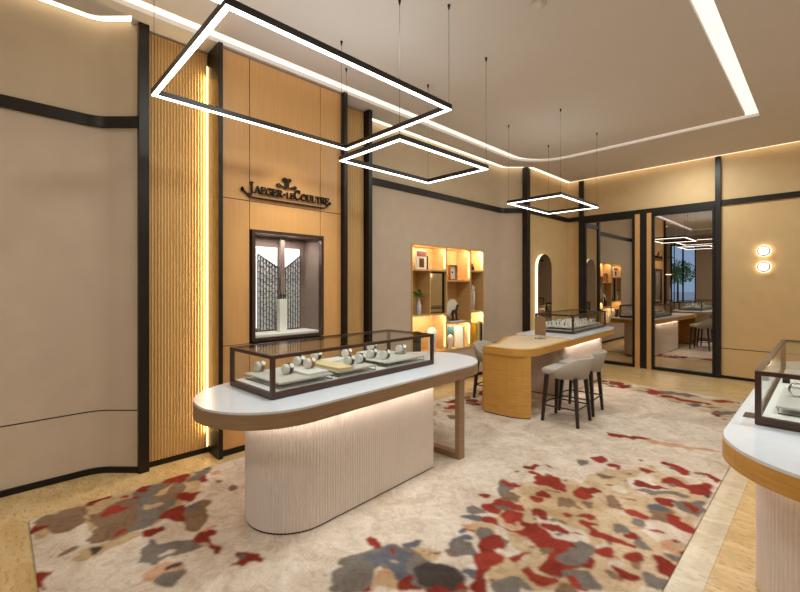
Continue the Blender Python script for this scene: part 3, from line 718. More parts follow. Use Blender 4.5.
# ------------------------------------------------------------------ bar stools
def stool_proto(label, loc, rotz, group=None):
    t = thing('bar_stool', label, 'bar stool', loc, rotz, group)   # faces -x
    # seat
    bm = B(); bx(bm, -.225, .17, -.19, .19, .545, .625, .03, 3); obj('seat', bm, M['fabric'], t, True)
    # curved barrel back: shell with lowered front wings
    bm = B(); n = 26; rows = []
    for i in range(n + 1):
        a = math.radians(-100 + 200 * i / n); f = abs(a) / math.radians(100)
        ex = .235 * (1 if abs(a) < .1 else 1)
        hgt = .775 - .165 * max(0, f - .42) ** 1.3 / .58 ** 1.3
        lo = .525
        cxp, syp = math.cos(a), math.sin(a)
        def P(R, z, lean): return (cxp * R + (.0 if cxp < 0 else 0) + lean * cxp - .0, syp * (R - .005) + lean * .35 * syp, z)
        rows.append([bm.verts.new(P(.235, lo, 0)), bm.verts.new(P(.252, (lo + hgt) / 2, .02)), bm.verts.new(P(.262, hgt - .012, .04)), bm.verts.new(P(.248, hgt, .04)),
                     bm.verts.new(P(.228, hgt - .014, .038)), bm.verts.new(P(.215, (lo + hgt) / 2, .018)), bm.verts.new(P(.198, lo + .02, 0))])
    for A, C in zip(rows, rows[1:]):
        for j in range(7): bm.faces.new((A[j], C[j], C[(j + 1) % 7], A[(j + 1) % 7]))
    bm.faces.new(rows[0]); bm.faces.new(rows[-1][::-1])
    obj('backrest', bm, M['fabric'], t, True)
    def leg(sx, sy):
        b_ = B(); top = Vector((sx * .165, sy * .155, .543)); bot = Vector((sx * .205, sy * .19, .0))
        vs = []
        for p, s in ((bot, .014), (top, .022)):
            vs.append([b_.verts.new(p + Vector((dx * s, dy * s, 0))) for dx, dy in ((-1, -1), (1, -1), (1, 1), (-1, 1))])
        for j in range(4): b_.faces.new((vs[0][j], vs[0][(j + 1) % 4], vs[1][(j + 1) % 4], vs[1][j]))
        b_.faces.new(vs[0][::-1]); b_.faces.new(vs[1]); return b_
    for sx in (-1, 1):
        for sy in (-1, 1): obj('leg', leg(sx, sy), M['darkwood'], t)
    c = .192; zf = .19
    for a, d in (((-c, -c), (c, -c)), ((-c, c), (c, c)), ((c, -c), (c, c))):
        obj('stretcher', tube(B(), [(a[0], a[1] * .98, zf), (d[0], d[1] * .98, zf)], .009, 8), M['darkwood'], t)
    obj('footrest', tube(B(), [(-c - .0, -.188, zf), (-c - .03, -.1, zf), (-c - .04, 0, zf), (-c - .03, .1, zf), (-c, .188, zf)], .009, 8), M['darkwood'], t)
    return t
ZR = .0125
s0 = stool_proto('grey upholstered bar stool nearest the camera at the back desk', (-2.15, 4.82, ZR), R2 - .02)
dup(s0, (-2.20, 5.36, ZR), R2 + .02, 'grey upholstered bar stool behind the nearest one at the back desk')
dup(s0, (-3.30, 5.06, ZR), PI + R2, 'grey upholstered bar stool on the far side of the back desk')

# ------------------------------------------------------------------ niche shelving
t = thing('niche_shelf', 'backlit oak shelving niche set into the left wall', 'shelving', (XW, NY0, NZ0))
w_n = NY1 - NY0; h_n = NZ1 - NZ0; dp = -.29; tk = .026
def nb(name, y0, y1, z0, z1, x0=dp, x1=.012, m='oaks'): return obj(name, box(x0, x1, y0, y1, z0, z1), M[m], t)
nb('side_panel', 0, tk, 0, h_n); nb('side_panel', w_n - tk, w_n, 0, h_n); nb('top_panel', tk, w_n - tk, h_n - tk, h_n); nb('bottom_panel', tk, w_n - tk, 0, tk)
nb('back_panel', 0, w_n, 0, h_n, dp - .005, dp - .0005)
d1, d2 = 5.296 - NY0, 5.952 - NY0
nb('divider', d1 - tk / 2, d1 + tk / 2, tk, h_n - tk); nb('divider', d2 - tk / 2, d2 + tk / 2, tk, h_n - tk)
cols = [(tk, d1 - tk / 2), (d1 + tk / 2, d2 - tk / 2), (d2 + tk / 2, w_n - tk)]
shz = [(1.84, 1.14), (1.68, .975), (1.855, 1.14)]
for (a, c), (z1_, z2_) in zip(cols, shz):
    for z in (z1_, z2_): nb('shelf', a, c, z - NZ0 - tk / 2, z - NZ0 + tk / 2)
nb('divider', 4.888 - NY0 - .012, 4.888 - NY0 + .012, 1.14 - NZ0 + tk / 2, 1.84 - NZ0 - tk / 2)
def cell_light(ci, ztop, zlow, p):
    a, c = cols[ci]; yc = NY0 + (a + c) / 2
    lt = area('niche_light', (XW - .03, yc, ztop - .006), .02, (c - a) * .9, p, (1, .89, .66), (0, math.radians(38), 0))
    area('niche_light', (XW - .02, NY0 + c - .006, (ztop + zlow) / 2), .02, (ztop - zlow) * .85, p * .08, (1, .86, .62), (math.radians(90), 0, math.radians(35)))
for ci, z, zl in ((0, NZ1 - tk, 1.86), (0, 1.14 - tk / 2, .56), (1, NZ1 - tk, 1.7), (1, .975 - tk / 2, .56), (2, NZ1 - tk, 1.88), (2, 1.14 - tk / 2, .56)): cell_light(ci, z, zl, 2.8)
# things on the shelves
xs_ = XW - .07
def shelf_z(z): return z + tk / 2 + .001
# cell mirror panel
t = thing('framed_mirror', 'black framed upright mirror panel in the shelving niche', 'mirror', (XW - .03, 5.09, shelf_z(1.14)))
bm = B(); frame_x(bm, -.175, .175, 0, .66, .018, -.02, .012); obj('frame', bm, M['black'], t)
obj('mirror_plate', box(-.012, -.004, -.157, .157, .018, .642), M['mirror'], t)
# big photo book standing
t = thing('photo_book', 'large picture book standing open faced, top left of the niche', 'book', (xs_, 4.76, shelf_z(1.84)), .1)
obj('cover', box(-.015, .015, -.13, .13, 0, .29, .002), M['paper'], t)
obj('cover_picture', box(.0152, .017, -.125, .125, .20, .285), M['orange'], t); obj('cover_picture', box(.0152, .017, -.06, .06, .03, .17), M['gold'], t)
tag(obj('book', box(-.07, .03, -.015, .015, 0, .22, .002), M['navy'], loc=(xs_ - .05, 4.94, shelf_z(1.84))), 'thin dark blue book beside the large picture book', 'book')
# vase with leaves
t = thing('leafy_vase', 'clear glass vase holding green leafy stems in the niche', 'vase', (xs_ + .01, 4.70, shelf_z(1.14)))
obj('vase', lathe(B(), [(.035, 0), (.04, .01), (.042, .14), (.022, .19), (.02, .24), (.024, .25)], 20), M['frost'], t, True)
bm = B()
for i in range(44):
    a = random.random() * 2 * PI; e = random.uniform(.0, .9); L_ = random.uniform(.08, .15)
    b0 = Vector((0, 0, .25 + .07 * random.random())); d = Vector((math.cos(a) * math.cos(e), math.sin(a) * math.cos(e), math.sin(e)))
    p1 = b0 + d * L_; sd = d.cross(Vector((0, 0, 1))).normalized() * .022; up = Vector((0, 0, .006))
    mid = b0 + d * (L_ * .6)
    v = [bm.verts.new(q) for q in (b0 + d * .03, mid + sd, p1, mid - sd)]; u = bm.verts.new(mid + up); u2 = bm.verts.new(mid - up)
    for q in range(4): bm.faces.new((v[q], v[(q + 1) % 4], u)); bm.faces.new((v[(q + 1) % 4], v[q], u2))
obj('leaves', bm, M['leaf'], t)
obj('stems', tube(B(), [(0, 0, .02), (.005, .004, .15), (0, 0, .3)], .004, 6), M['leaf'], t)
# lower left: black box, plaster bust, cushion
zb = NZ0 + tk + .001
tag(obj('gift_box', box(-.05, .05, -.05, .05, 0, .34, .004), M['navy'], loc=(xs_, 4.66, zb)), 'tall black box in the lower left niche cell', 'box')
def bust(label, loc, s=1):
    return tag(obj('display_bust', lathe(B(), [(.055 * s, 0), (.06 * s, .01), (.055 * s, .1 * s), (.075 * s, .2 * s), (.08 * s, .26 * s), (.055 * s, .32 * s), (.02 * s, .345 * s)], 24), M['plaster'], smooth=True, loc=loc), label, 'display bust')
bust('rounded white display bust in the lower left niche cell', (xs_, 5.02, zb), 1.1)
# carriage clock
t = thing('table_clock', 'square glass and gold table clock in the niche', 'clock', (xs_, 5.54, shelf_z(1.68)))
bm = B(); frame_x(bm, -.10, .10, 0, .25, .014, -.02, .03); obj('housing', bm, M['gold'], t)
obj('back_plate', box(-.02, -.012, -.085, .085, .015, .235), M['plaster'], t)
obj('dial', cyl(B(), (-.011, 0, .13), (0, 0, .13), .06, seg=32), M['dial'], t); obj('hub', cyl(B(), (.0005, 0, .13), (.004, 0, .13), .018, seg=20), M['navy'], t)
# horse and disc ornament
t = thing('horse_ornament', 'dark horse figurine before a pale round disc, in the middle niche', 'ornament', (xs_, 5.58, shelf_z(.975)))
bm = B(); bx(bm, -.08, .08, -.2, .2, 0, .02, .003); obj('base', bm, M['white'], t)
obj('plinth', box(-.03, .05, -.10, .10, .0205, .035), M['black'], t)
b_ = B(); cyl(b_, (-.045, 0, .22), (-.03, 0, .22), .16, seg=40); obj('disc', b_, M['plaster'], t)
bm = B()
body = [(-.06, .17), (-.04, .20), (.02, .195), (.05, .22), (.07, .28), (.095, .29), (.105, .265), (.085, .255), (.075, .2), (.06, .16), (.055, .10), (.065, .036), (.05, .036), (.04, .1), (.03, .145), (-.025, .14), (-.035, .1), (-.03, .036), (-.045, .036), (-.055, .1), (-.07, .14), (-.085, .12)]
prism_x(bm, body, .0, .03); obj('horse', bm, M['case'], t)
# lower middle: teal book, white book, bust
def book(label, y, z, w_, h_, m, d_=.17, group=None):
    t = thing('book', label, 'book', (xs_ + .03, y, z), 0, group)
    bm = B(); bx(bm, -d_ / 2, d_ / 2, -w_ / 2, -w_ / 2 + .003, 0, h_); bx(bm, -d_ / 2, d_ / 2, w_ / 2 - .003, w_ / 2, 0, h_); bx(bm, d_ / 2, d_ / 2 + .004, -w_ / 2, w_ / 2, 0, h_); obj('cover', bm, M[m], t)
    obj('pages', box(-d_ / 2 + .004, d_ / 2 - .001, -w_ / 2 + .0035, w_ / 2 - .0035, .004, h_ - .004), M['paper'], t)
    return t
tag(obj('book', box(-.015, .015, -.11, .11, 0, .36, .003), M['teal'], loc=(xs_ - .06, 5.55, zb), rotz=.15), 'wide teal book standing in the lower middle niche cell', 'book')
book('white spined tall book beside the teal book', 5.70, zb, .045, .36, 'paper')
bust('small rounded white bust in front of the teal book', (xs_ + .05, 5.42, zb), .7)
# right column
t = thing('perfume_bottle', 'small dark bottle with a gold ball in the upper right niche cell', 'bottle', (xs_, 6.10, shelf_z(1.855)))
obj('bottle', lathe(B(), [(.035, 0), (.04, .01), (.04, .06), (.02, .085), (.012, .09)], 20), M['navy'], t, True)
b_ = B(); bmesh.ops.create_uvsphere(b_, u_segments=16, v_segments=10, radius=.03, matrix=Matrix.Translation((0, 0, .12))); obj('stopper', b_, M['gold'], t, True)
t = thing('ring_sculpture', 'white upright ring sculpture in the right niche cell', 'sculpture', (xs_, 6.11, shelf_z(1.14)), .9)
obj('ring', tube(B(), [(0, .09 * math.cos(2 * PI * i / 30), .23 + .20 * math.sin(2 * PI * i / 30)) for i in range(30)], .022, 10, True), M['plaster'], t, True)
obj('foot', box(-.04, .04, -.04, .04, 0, .015, .003), M['white'], t)
for y, w_, h_, m_, lab in ((6.01, .055, .40, 'yellow', 'yellow spined book, first in the lower right niche cell'), (6.06, .03, .42, 'paper', 'white spined book between the yellow ones'), (6.10, .04, .39, 'yellow', 'second yellow spined book in the lower right niche cell'),
                       (6.155, .05, .41, 'navy', 'thick black spined book in the lower right niche cell'), (6.205, .03, .38, 'paper', 'white spined book at the right end of its row')):
    book(lab, y + .06, zb, w_ - .004, h_, m_)

# ------------------------------------------------------------------ rug
RX0, RX1, RY0, RY1 = -3.78, -.602, .16, 7.36
RUG=[('t',[(-354,15),(-358,18),(-362,25),(-346,27),(-343,21),(-346,16)]),
('t',[(-370,16),(-375,22),(-379,31),(-379,45),(-379,53),(-379,64),(-374,63),(-373,46),(-368,30),(-369,19)]),
('t',[(-372,43),(-376,63),(-374,88),(-387,106),(-377,130),(-348,120),(-324,92),(-306,72),(-328,46),(-348,40)]),
('t',[(-305,30),(-311,35),(-314,41),(-312,54),(-310,68),(-304,67),(-303,55),(-302,46),(-299,37),(-300,32)]),
('t',[(-346,76),(-342,86),(-335,86),(-336,77)]),
('b',[(-374,23),(-374,34),(-375,47),(-357,44),(-350,41),(-343,38),(-340,33),(-344,28),(-353,25),(-369,19)]),
('b',[(-348,42),(-354,49),(-360,60),(-363,72),(-339,76),(-327,71),(-314,64),(-312,56),(-315,49),(-318,43),(-322,40),(-330,45),(-333,50),(-339,50),(-343,45)]),
('b',[(-314,25),(-319,28),(-319,37),(-314,37),(-312,32),(-312,26)]),
('g',[(-367,73),(-374,88),(-370,101),(-355,108),(-338,97),(-329,91),(-325,84),(-315,75),(-311,67),(-315,62),(-325,69),(-340,73),(-354,72)]),
('g',[(-357,108),(-366,115),(-375,122),(-379,132),(-379,138),(-373,135),(-371,129),(-366,132),(-361,126),(-361,119)]),
('b',[(-369,93),(-365,103),(-351,106),(-338,97),(-342,88),(-350,85)]),
('b',[(-309,92),(-322,98),(-324,107),(-318,113),(-299,104),(-285,98),(-285,92),(-293,89),(-303,89)]),
('u',[(-317,97),(-325,105),(-320,108),(-314,100)]),
('t',[(-356,84),(-358,91),(-365,103),(-358,96),(-349,92)]),
('t',[(-346,76),(-342,86),(-335,86),(-336,77)]),
('t',[(-358,108),(-358,116),(-347,119),(-342,111),(-350,106)]),
('d',[(-310,40),(-311,43),(-308,47),(-304,45),(-305,41)]),
('r',[(-361,15),(-366,19),(-363,25),(-358,25),(-358,20),(-353,16)]),
('r',[(-376,46),(-379,49),(-378,56),(-381,63),(-374,61),(-371,53),(-371,47)]),
('r',[(-351,52),(-357,56),(-358,65),(-352,68),(-347,66),(-344,58),(-345,52)]),
('r',[(-316,53),(-320,58),(-320,63),(-317,60),(-314,55)]),
('r',[(-307,67),(-309,71),(-306,80),(-302,80),(-300,74),(-302,68)]),
('r',[(-379,98),(-382,106),(-382,115),(-373,117),(-365,112),(-363,106),(-370,97)]),
('r',[(-377,80),(-375,88),(-372,88),(-368,83),(-368,79)]),
('r',[(-344,97),(-349,102),(-339,110),(-339,114),(-331,110),(-328,103),(-332,97)]),
('r',[(-321,79),(-323,86),(-326,92),(-324,99),(-315,95),(-307,94),(-303,89),(-309,85),(-315,86),(-318,80)]),
('r',[(-360,118),(-363,125),(-352,126),(-351,119)]),
('r',[(-370,65),(-368,71),(-364,70),(-366,66)]),
('r',[(-364,72),(-363,77),(-357,77),(-358,72)]),
('g',[(-278,60),(-288,65),(-296,71),(-291,72),(-285,71),(-284,80),(-275,89),(-269,90),(-266,85),(-267,80),(-271,74),(-269,68),(-269,63),(-275,61)]),
('c',[(-276,69),(-278,73),(-273,80),(-271,76),(-272,72)]),
('p',[(-262,59),(-266,64),(-266,73),(-256,76),(-250,73),(-252,65),(-258,59)]),
('g',[(-253,62),(-256,66),(-253,71),(-250,75),(-247,75),(-243,71),(-243,66),(-248,63)]),
('d',[(-258,69),(-259,76),(-257,76),(-255,69)]),
('r',[(-277,88),(-282,93),(-278,102),(-273,100),(-271,95),(-264,94),(-259,98),(-254,97),(-251,95),(-254,93),(-261,93),(-265,90),(-273,89)]),
('t',[(-272,88),(-270,92),(-264,93),(-265,89)]),
('p',[(-283,98),(-284,106),(-279,105),(-279,99)]),
('r',[(-304,16),(-305,18),(-302,21),(-293,20),(-285,18),(-287,16)]),
('b',[(-330,133),(-331,136),(-327,138),(-323,136),(-323,132)]),
('b',[(-349,127),(-349,133),(-343,136),(-341,132),(-342,129)]),
('p',[(-366,132),(-366,138),(-362,138),(-357,130)]),
('r',[(-236,94),(-239,100),(-243,100),(-245,104),(-242,105),(-240,109),(-236,113),(-233,112),(-230,112),(-226,108),(-231,106),(-230,102),(-230,99),(-235,97)]),
('u',[(-241,100),(-242,103),(-238,106),(-238,102)]),
('b',[(-196,142),(-195,147),(-193,155),(-192,154),(-191,149),(-189,145),(-189,141),(-193,141)]),
('d',[(-193,131),(-193,132),(-191,131)]),
('t',[(-175,176),(-172,186),(-166,192),(-158,188),(-158,177),(-166,176)]),
('t',[(-167,140),(-172,145),(-174,156),(-163,157),(-164,165),(-144,164)]),
('g',[(-197,143),(-195,148),(-193,161),(-188,170),(-178,177),(-170,178),(-159,178),(-151,184),(-142,183),(-136,177),(-136,170),(-146,160),(-154,160),(-160,158),(-164,155),(-170,159),(-176,156),(-175,149),(-180,144),(-180,139),(-175,130),(-178,126),(-186,132),(-187,145),(-193,140)]),
('u',[(-182,180),(-178,184),(-177,190),(-172,185),(-174,180),(-179,177)]),
('u',[(-189,158),(-188,169),(-178,176),(-168,169),(-161,158),(-166,156),(-177,163),(-177,152),(-184,144)]),
('d',[(-163,169),(-159,178),(-151,184),(-142,183),(-136,177),(-140,166),(-152,163)]),
('t',[(-179,163),(-175,166),(-170,167),(-174,164)]),
('p',[(-168,142),(-172,147),(-174,156),(-171,159),(-166,154),(-169,149),(-164,141)]),
('r',[(-204,167),(-202,173),(-190,170),(-192,164),(-199,164)]),
('r',[(-184,170),(-183,173),(-177,168),(-180,166)]),
('r',[(-183,136),(-182,141),(-174,147),(-170,142),(-165,140),(-174,131)]),
('r',[(-158,152),(-162,162),(-159,164),(-154,160),(-148,162),(-146,160),(-156,150)]),
('r',[(-138,174),(-134,179),(-131,175),(-136,170)]),
('r',[(-170,182),(-168,185),(-168,182)]),
('d',[(-164,179),(-163,190),(-160,190),(-164,183),(-162,178)]),
('b',[(-162,195),(-157,200),(-152,197),(-154,191),(-159,192)]),
('t',[(-171,294),(-135,347),(-102,280),(-94,242),(-104,212),(-119,212),(-132,215),(-139,214),(-125,183),(-98,209),(-86,221),(-106,276),(-121,271),(-137,274),(-158,282)]),
('T',[(-175,295),(-168,318),(-136,351),(-86,221),(-121,186),(-141,212),(-167,220),(-169,249),(-158,273)]),
('p',[(-152,243),(-150,253),(-140,252),(-141,243)]),
('p',[(-143,236),(-134,241),(-127,241),(-136,234)]),
('p',[(-171,223),(-165,230),(-158,232),(-163,222)]),
('g',[(-186,288),(-185,298),(-173,299),(-173,292),(-170,284),(-162,272),(-170,270),(-178,281)]),
('g',[(-171,260),(-164,265),(-154,263),(-158,254)]),
('g',[(-180,242),(-179,248),(-172,248),(-166,247),(-170,240),(-172,234)]),
('u',[(-178,230),(-175,233),(-167,238),(-160,237),(-165,233),(-173,229)]),
('g',[(-160,223),(-157,231),(-149,229),(-140,231),(-137,228),(-141,224),(-147,224),(-147,217),(-153,218)]),
('u',[(-163,201),(-163,211),(-157,217),(-158,208),(-150,208),(-145,204),(-150,198),(-158,197)]),
('u',[(-168,215),(-166,221),(-162,216),(-164,211)]),
('u',[(-142,186),(-142,191),(-137,193),(-135,188),(-137,184)]),
('b',[(-160,198),(-154,199),(-151,198),(-154,190)]),
('g',[(-122,199),(-120,204),(-111,205),(-104,202),(-110,197),(-118,197)]),
('g',[(-114,222),(-108,231),(-100,231),(-93,238),(-86,221),(-91,226),(-98,225),(-103,218),(-109,219)]),
('g',[(-123,255),(-116,260),(-117,255)]),
('g',[(-113,254),(-103,264),(-98,252),(-107,252)]),
('d',[(-149,184),(-146,186),(-137,178),(-135,171),(-137,169)]),
('d',[(-140,263),(-138,266),(-136,262)]),
('b',[(-148,248),(-144,251),(-143,247)]),
('d',[(-130,233),(-127,237),(-126,234)]),
('d',[(-188,317),(-185,321),(-183,316)]),
('b',[(-158,281),(-156,284),(-156,281)]),
('b',[(-122,286),(-118,290),(-116,286),(-119,284)]),
('b',[(-128,271),(-126,275),(-121,275),(-124,271)]),
('b',[(-132,296),(-128,302),(-123,302),(-126,296)]),
('b',[(-125,307),(-120,313),(-119,310)]),
('b',[(-169,332),(-165,336),(-162,330),(-166,327)]),
('b',[(-154,309),(-143,312),(-144,307)]),
('r',[(-178,324),(-175,329),(-168,326),(-163,330),(-163,334),(-157,335),(-151,327),(-145,322),(-142,314),(-147,314),(-155,315),(-160,310),(-166,312),(-170,322)]),
('r',[(-185,288),(-182,300),(-174,297),(-171,300),(-172,293),(-180,290)]),
('r',[(-185,262),(-185,269),(-177,272),(-178,265),(-182,261)]),
('r',[(-175,254),(-171,263),(-170,272),(-161,268),(-153,274),(-150,267),(-155,261),(-159,264),(-169,260),(-160,254),(-162,249),(-170,250)]),
('r',[(-155,287),(-153,292),(-146,290),(-146,285),(-150,284)]),
('r',[(-137,319),(-135,331),(-129,332),(-124,327),(-122,319),(-125,312),(-130,317),(-135,317)]),
('r',[(-152,334),(-147,335),(-148,331)]),
('r',[(-147,271),(-145,276),(-139,277),(-135,270),(-132,267),(-135,265),(-139,270),(-144,270)]),
('r',[(-159,238),(-157,245),(-152,241),(-145,239),(-137,245),(-137,250),(-143,252),(-144,255),(-140,256),(-136,251),(-130,257),(-124,252),(-120,249),(-113,255),(-107,253),(-104,246),(-97,248),(-94,240),(-100,238),(-102,231),(-107,227),(-114,231),(-115,238),(-122,237),(-130,238),(-136,240),(-146,238)]),
('r',[(-127,265),(-122,267),(-116,265),(-116,260),(-121,259)]),
('r',[(-115,278),(-111,286),(-107,275),(-112,277)]),
('r',[(-114,262),(-108,270),(-110,265)]),
('r',[(-137,292),(-135,295),(-131,292),(-134,290)]),
('r',[(-132,215),(-131,219),(-125,226),(-122,228),(-125,218),(-124,214),(-129,213)]),
('r',[(-120,211),(-119,217),(-115,216),(-110,214),(-106,218),(-102,216),(-101,212),(-105,208),(-111,208),(-118,209)]),
('r',[(-150,212),(-150,216),(-140,216),(-136,207),(-130,205),(-132,200),(-132,194),(-127,191),(-123,183),(-129,178),(-134,181),(-135,191),(-144,198),(-144,205)]),
('r',[(-127,194),(-125,196),(-123,193),(-126,191)]),
('r',[(-123,191),(-121,194),(-117,190),(-120,187)]),
('r',[(-138,175),(-134,179),(-130,176),(-135,171)]),
('r',[(-98,223),(-95,227),(-90,224),(-87,224),(-86,221),(-89,218),(-94,221)]),
('r',[(-173,286),(-164,286),(-166,282)]),
('r',[(-168,221),(-160,224),(-160,221),(-165,220)]),
('g',[(-110,240),(-106,246),(-103,245),(-107,239)]),
('g',[(-123,235),(-119,237),(-119,233)]),
('T',[(-153,351),(-104,420),(-93,432),(-62,416),(-60,324),(-59,250),(-93,214)]),
('p',[(-73,292),(-70,303),(-66,296),(-61,297),(-68,289)]),
('p',[(-83,268),(-77,274),(-78,268)]),
('p',[(-92,301),(-84,306),(-87,301)]),
('b',[(-137,362),(-133,369),(-122,369),(-127,360),(-134,358)]),
('g',[(-106,358),(-95,364),(-85,372),(-75,380),(-74,369),(-86,366),(-96,358)]),
('b',[(-119,330),(-114,337),(-109,330),(-104,327),(-100,322),(-108,314),(-114,321)]),
('b',[(-88,344),(-80,342),(-73,340),(-78,332),(-80,322),(-85,328),(-90,337)]),
('u',[(-91,336),(-86,346),(-80,342),(-85,332)]),
('g',[(-78,358),(-72,362),(-64,373),(-61,371),(-60,345),(-66,348),(-75,350)]),
('b',[(-106,334),(-99,341),(-98,335)]),
('g',[(-111,254),(-106,262),(-99,264),(-96,254),(-100,248),(-106,244)]),
('g',[(-86,290),(-82,294),(-81,288),(-76,285),(-74,282),(-79,280),(-84,281)]),
('g',[(-69,284),(-61,288),(-60,281),(-65,282)]),
('b',[(-79,262),(-74,266),(-74,259),(-77,258)]),
('g',[(-73,255),(-70,261),(-64,258),(-60,260),(-59,249),(-64,245),(-69,248)]),
('g',[(-100,229),(-94,238),(-88,234),(-80,228),(-88,219),(-98,225)]),
('b',[(-130,298),(-126,302),(-122,301),(-127,296)]),
('b',[(-126,307),(-119,311),(-116,306),(-120,304)]),
('b',[(-121,287),(-117,290),(-115,286),(-119,284)]),
('u',[(-119,383),(-113,387),(-114,382)]),
('b',[(-87,243),(-83,246),(-73,244),(-81,241)]),
('b',[(-109,401),(-103,405),(-107,398)]),
('b',[(-81,427),(-72,431),(-73,420)]),
('g',[(-89,261),(-84,262),(-84,258)]),
('d',[(-96,286),(-94,287),(-94,283)]),
('b',[(-115,370),(-112,372),(-112,366)]),
('b',[(-99,272),(-94,276),(-92,270),(-96,268)]),
('r',[(-99,419),(-98,433),(-93,432),(-89,427),(-82,424),(-78,419),(-83,416),(-92,417)]),
('r',[(-73,430),(-66,430),(-62,425),(-62,418),(-71,423)]),
('r',[(-96,390),(-94,398),(-85,400),(-80,394),(-74,399),(-73,410),(-68,413),(-66,407),(-63,402),(-61,392),(-71,382),(-78,389),(-88,389),(-93,385)]),
('r',[(-110,373),(-106,378),(-97,373),(-89,378),(-88,374),(-95,367),(-102,364),(-106,363)]),
('r',[(-138,319),(-137,330),(-131,332),(-123,328),(-126,321),(-125,312),(-131,315)]),
('r',[(-110,336),(-106,336),(-98,339),(-104,333)]),
('r',[(-101,323),(-94,324),(-85,323),(-83,316),(-90,315),(-98,318)]),
('r',[(-79,324),(-78,336),(-72,335),(-69,331),(-64,330),(-60,324),(-64,319),(-71,323),(-76,322)]),
('r',[(-74,360),(-67,361),(-63,356),(-65,349),(-70,354)]),
('r',[(-84,302),(-77,310),(-72,306),(-78,304)]),
('r',[(-116,279),(-113,286),(-103,288),(-110,281),(-106,278),(-97,281),(-89,278),(-83,281),(-84,277),(-90,275),(-98,272),(-105,270),(-111,278)]),
('r',[(-91,286),(-88,293),(-85,288),(-88,283)]),
('r',[(-68,303),(-65,305),(-62,303),(-66,300)]),
('r',[(-64,294),(-60,299),(-60,292),(-62,291)]),
('r',[(-112,255),(-106,253),(-106,249),(-108,248)]),
('r',[(-98,255),(-96,264),(-91,268),(-88,260),(-90,254),(-96,253)]),
('r',[(-104,239),(-100,248),(-95,250),(-92,245),(-96,237),(-103,235)]),
('r',[(-73,275),(-66,280),(-59,277),(-60,268),(-58,262),(-63,264),(-68,266),(-69,272)]),
('r',[(-86,250),(-81,252),(-73,252),(-71,246),(-76,245),(-82,246)]),
('r',[(-98,224),(-95,228),(-88,219),(-93,220),(-96,220)]),
('r',[(-124,350),(-119,354),(-120,347)]),
('r',[(-114,263),(-109,270),(-111,264)]),
('r',[(-108,325),(-102,328),(-103,323)]),
('d',[(-66,387),(-61,390),(-60,381),(-64,379)]),
('T',[(-250,719),(-198,728),(-154,732),(-116,720),(-85,738),(-74,640),(-89,624),(-160,675),(-228,697)]),
('g',[(-213,699),(-191,702),(-180,721),(-153,728),(-129,723),(-136,711),(-167,704),(-193,692)]),
('g',[(-139,670),(-115,676),(-121,654)]),
('g',[(-108,647),(-94,658),(-79,671),(-80,649),(-95,636)]),
('b',[(-241,719),(-217,722),(-233,710)]),
('r',[(-247,698),(-220,705),(-219,693),(-240,691)]),
('r',[(-198,719),(-188,721),(-173,712),(-172,694),(-182,688)]),
('r',[(-167,689),(-159,702),(-136,686),(-116,694),(-108,688),(-125,674),(-151,684),(-163,679)]),
('r',[(-152,670),(-136,670),(-144,662)]),
('r',[(-115,708),(-96,727),(-90,717),(-102,701)]),
('r',[(-102,636),(-93,640),(-93,627)]),
('r',[(-88,625),(-81,629),(-82,616)]),
('r',[(-87,723),(-83,724),(-84,713)]),
('r',[(-117,667),(-97,681),(-105,667)]),
('r',[(-169,474),(-160,475),(-140,483),(-129,490),(-133,478),(-148,468),(-160,466)]),
('p',[(-128,484),(-116,488),(-97,491),(-80,496),(-68,498),(-84,488),(-110,476),(-124,474)]),
('r',[(-384,519),(-390,540),(-392,561),(-379,543)]),
('r',[(-352,466),(-348,481),(-331,473),(-320,463),(-332,452)]),
('b',[(-390,456),(-389,472),(-381,462),(-381,447)]),
('b',[(-390,444),(-389,450),(-380,439)]),
('b',[(-366,423),(-364,428),(-359,422),(-361,418)]),
('r',[(-177,349),(-170,350),(-169,348)]),
('t',[(-372,490),(-374,538),(-340,492),(-359,473)]),
('t',[(-126,130),(-130,137),(-141,152),(-150,149),(-152,136),(-154,123),(-150,119),(-141,115),(-130,116)]),
('b',[(-84,137),(-88,145),(-91,145),(-97,148),(-98,142),(-99,133),(-95,126),(-91,124),(-85,132)]),
('g',[(-109,52),(-108,56),(-113,61),(-118,62),(-121,55),(-121,48),(-117,41),(-113,41),(-107,48)]),
('r',[(-153,79),(-154,91),(-160,96),(-169,96),(-171,84),(-172,73),(-165,64),(-159,61),(-155,66)]),
('g',[(-69,75),(-73,86),(-83,89),(-89,85),(-93,81),(-99,71),(-89,58),(-82,61),(-77,65)]),
('r',[(-158,91),(-160,99),(-163,101),(-171,106),(-176,96),(-172,87),(-169,77),(-164,78),(-155,81)]),
('r',[(-170,91),(-175,99),(-180,103),(-189,106),(-193,95),(-191,87),(-186,76),(-180,78),(-172,80)]),
('t',[(-139,119),(-142,130),(-148,138),(-157,138),(-164,125),(-159,113),(-156,103),(-149,99),(-140,106)]),
('b',[(-97,116),(-101,130),(-110,138),(-121,131),(-125,121),(-128,109),(-119,100),(-110,97),(-105,104)]),
('g',[(-127,119),(-130,129),(-137,129),(-143,132),(-146,124),(-149,116),(-143,110),(-137,110),(-132,113)]),
('r',[(-86,34),(-87,42),(-93,43),(-101,44),(-105,38),(-108,30),(-99,22),(-94,20),(-89,25)]),
('g',[(-168,140),(-173,146),(-178,153),(-186,155),(-190,144),(-192,137),(-184,128),(-178,130),(-172,129)]),
('r',[(-109,88),(-110,97),(-114,99),(-119,100),(-124,91),(-123,83),(-120,80),(-114,80),(-109,81)]),
('r',[(-97,135),(-98,150),(-104,150),(-113,147),(-124,140),(-121,129),(-114,118),(-104,122),(-94,125)]),
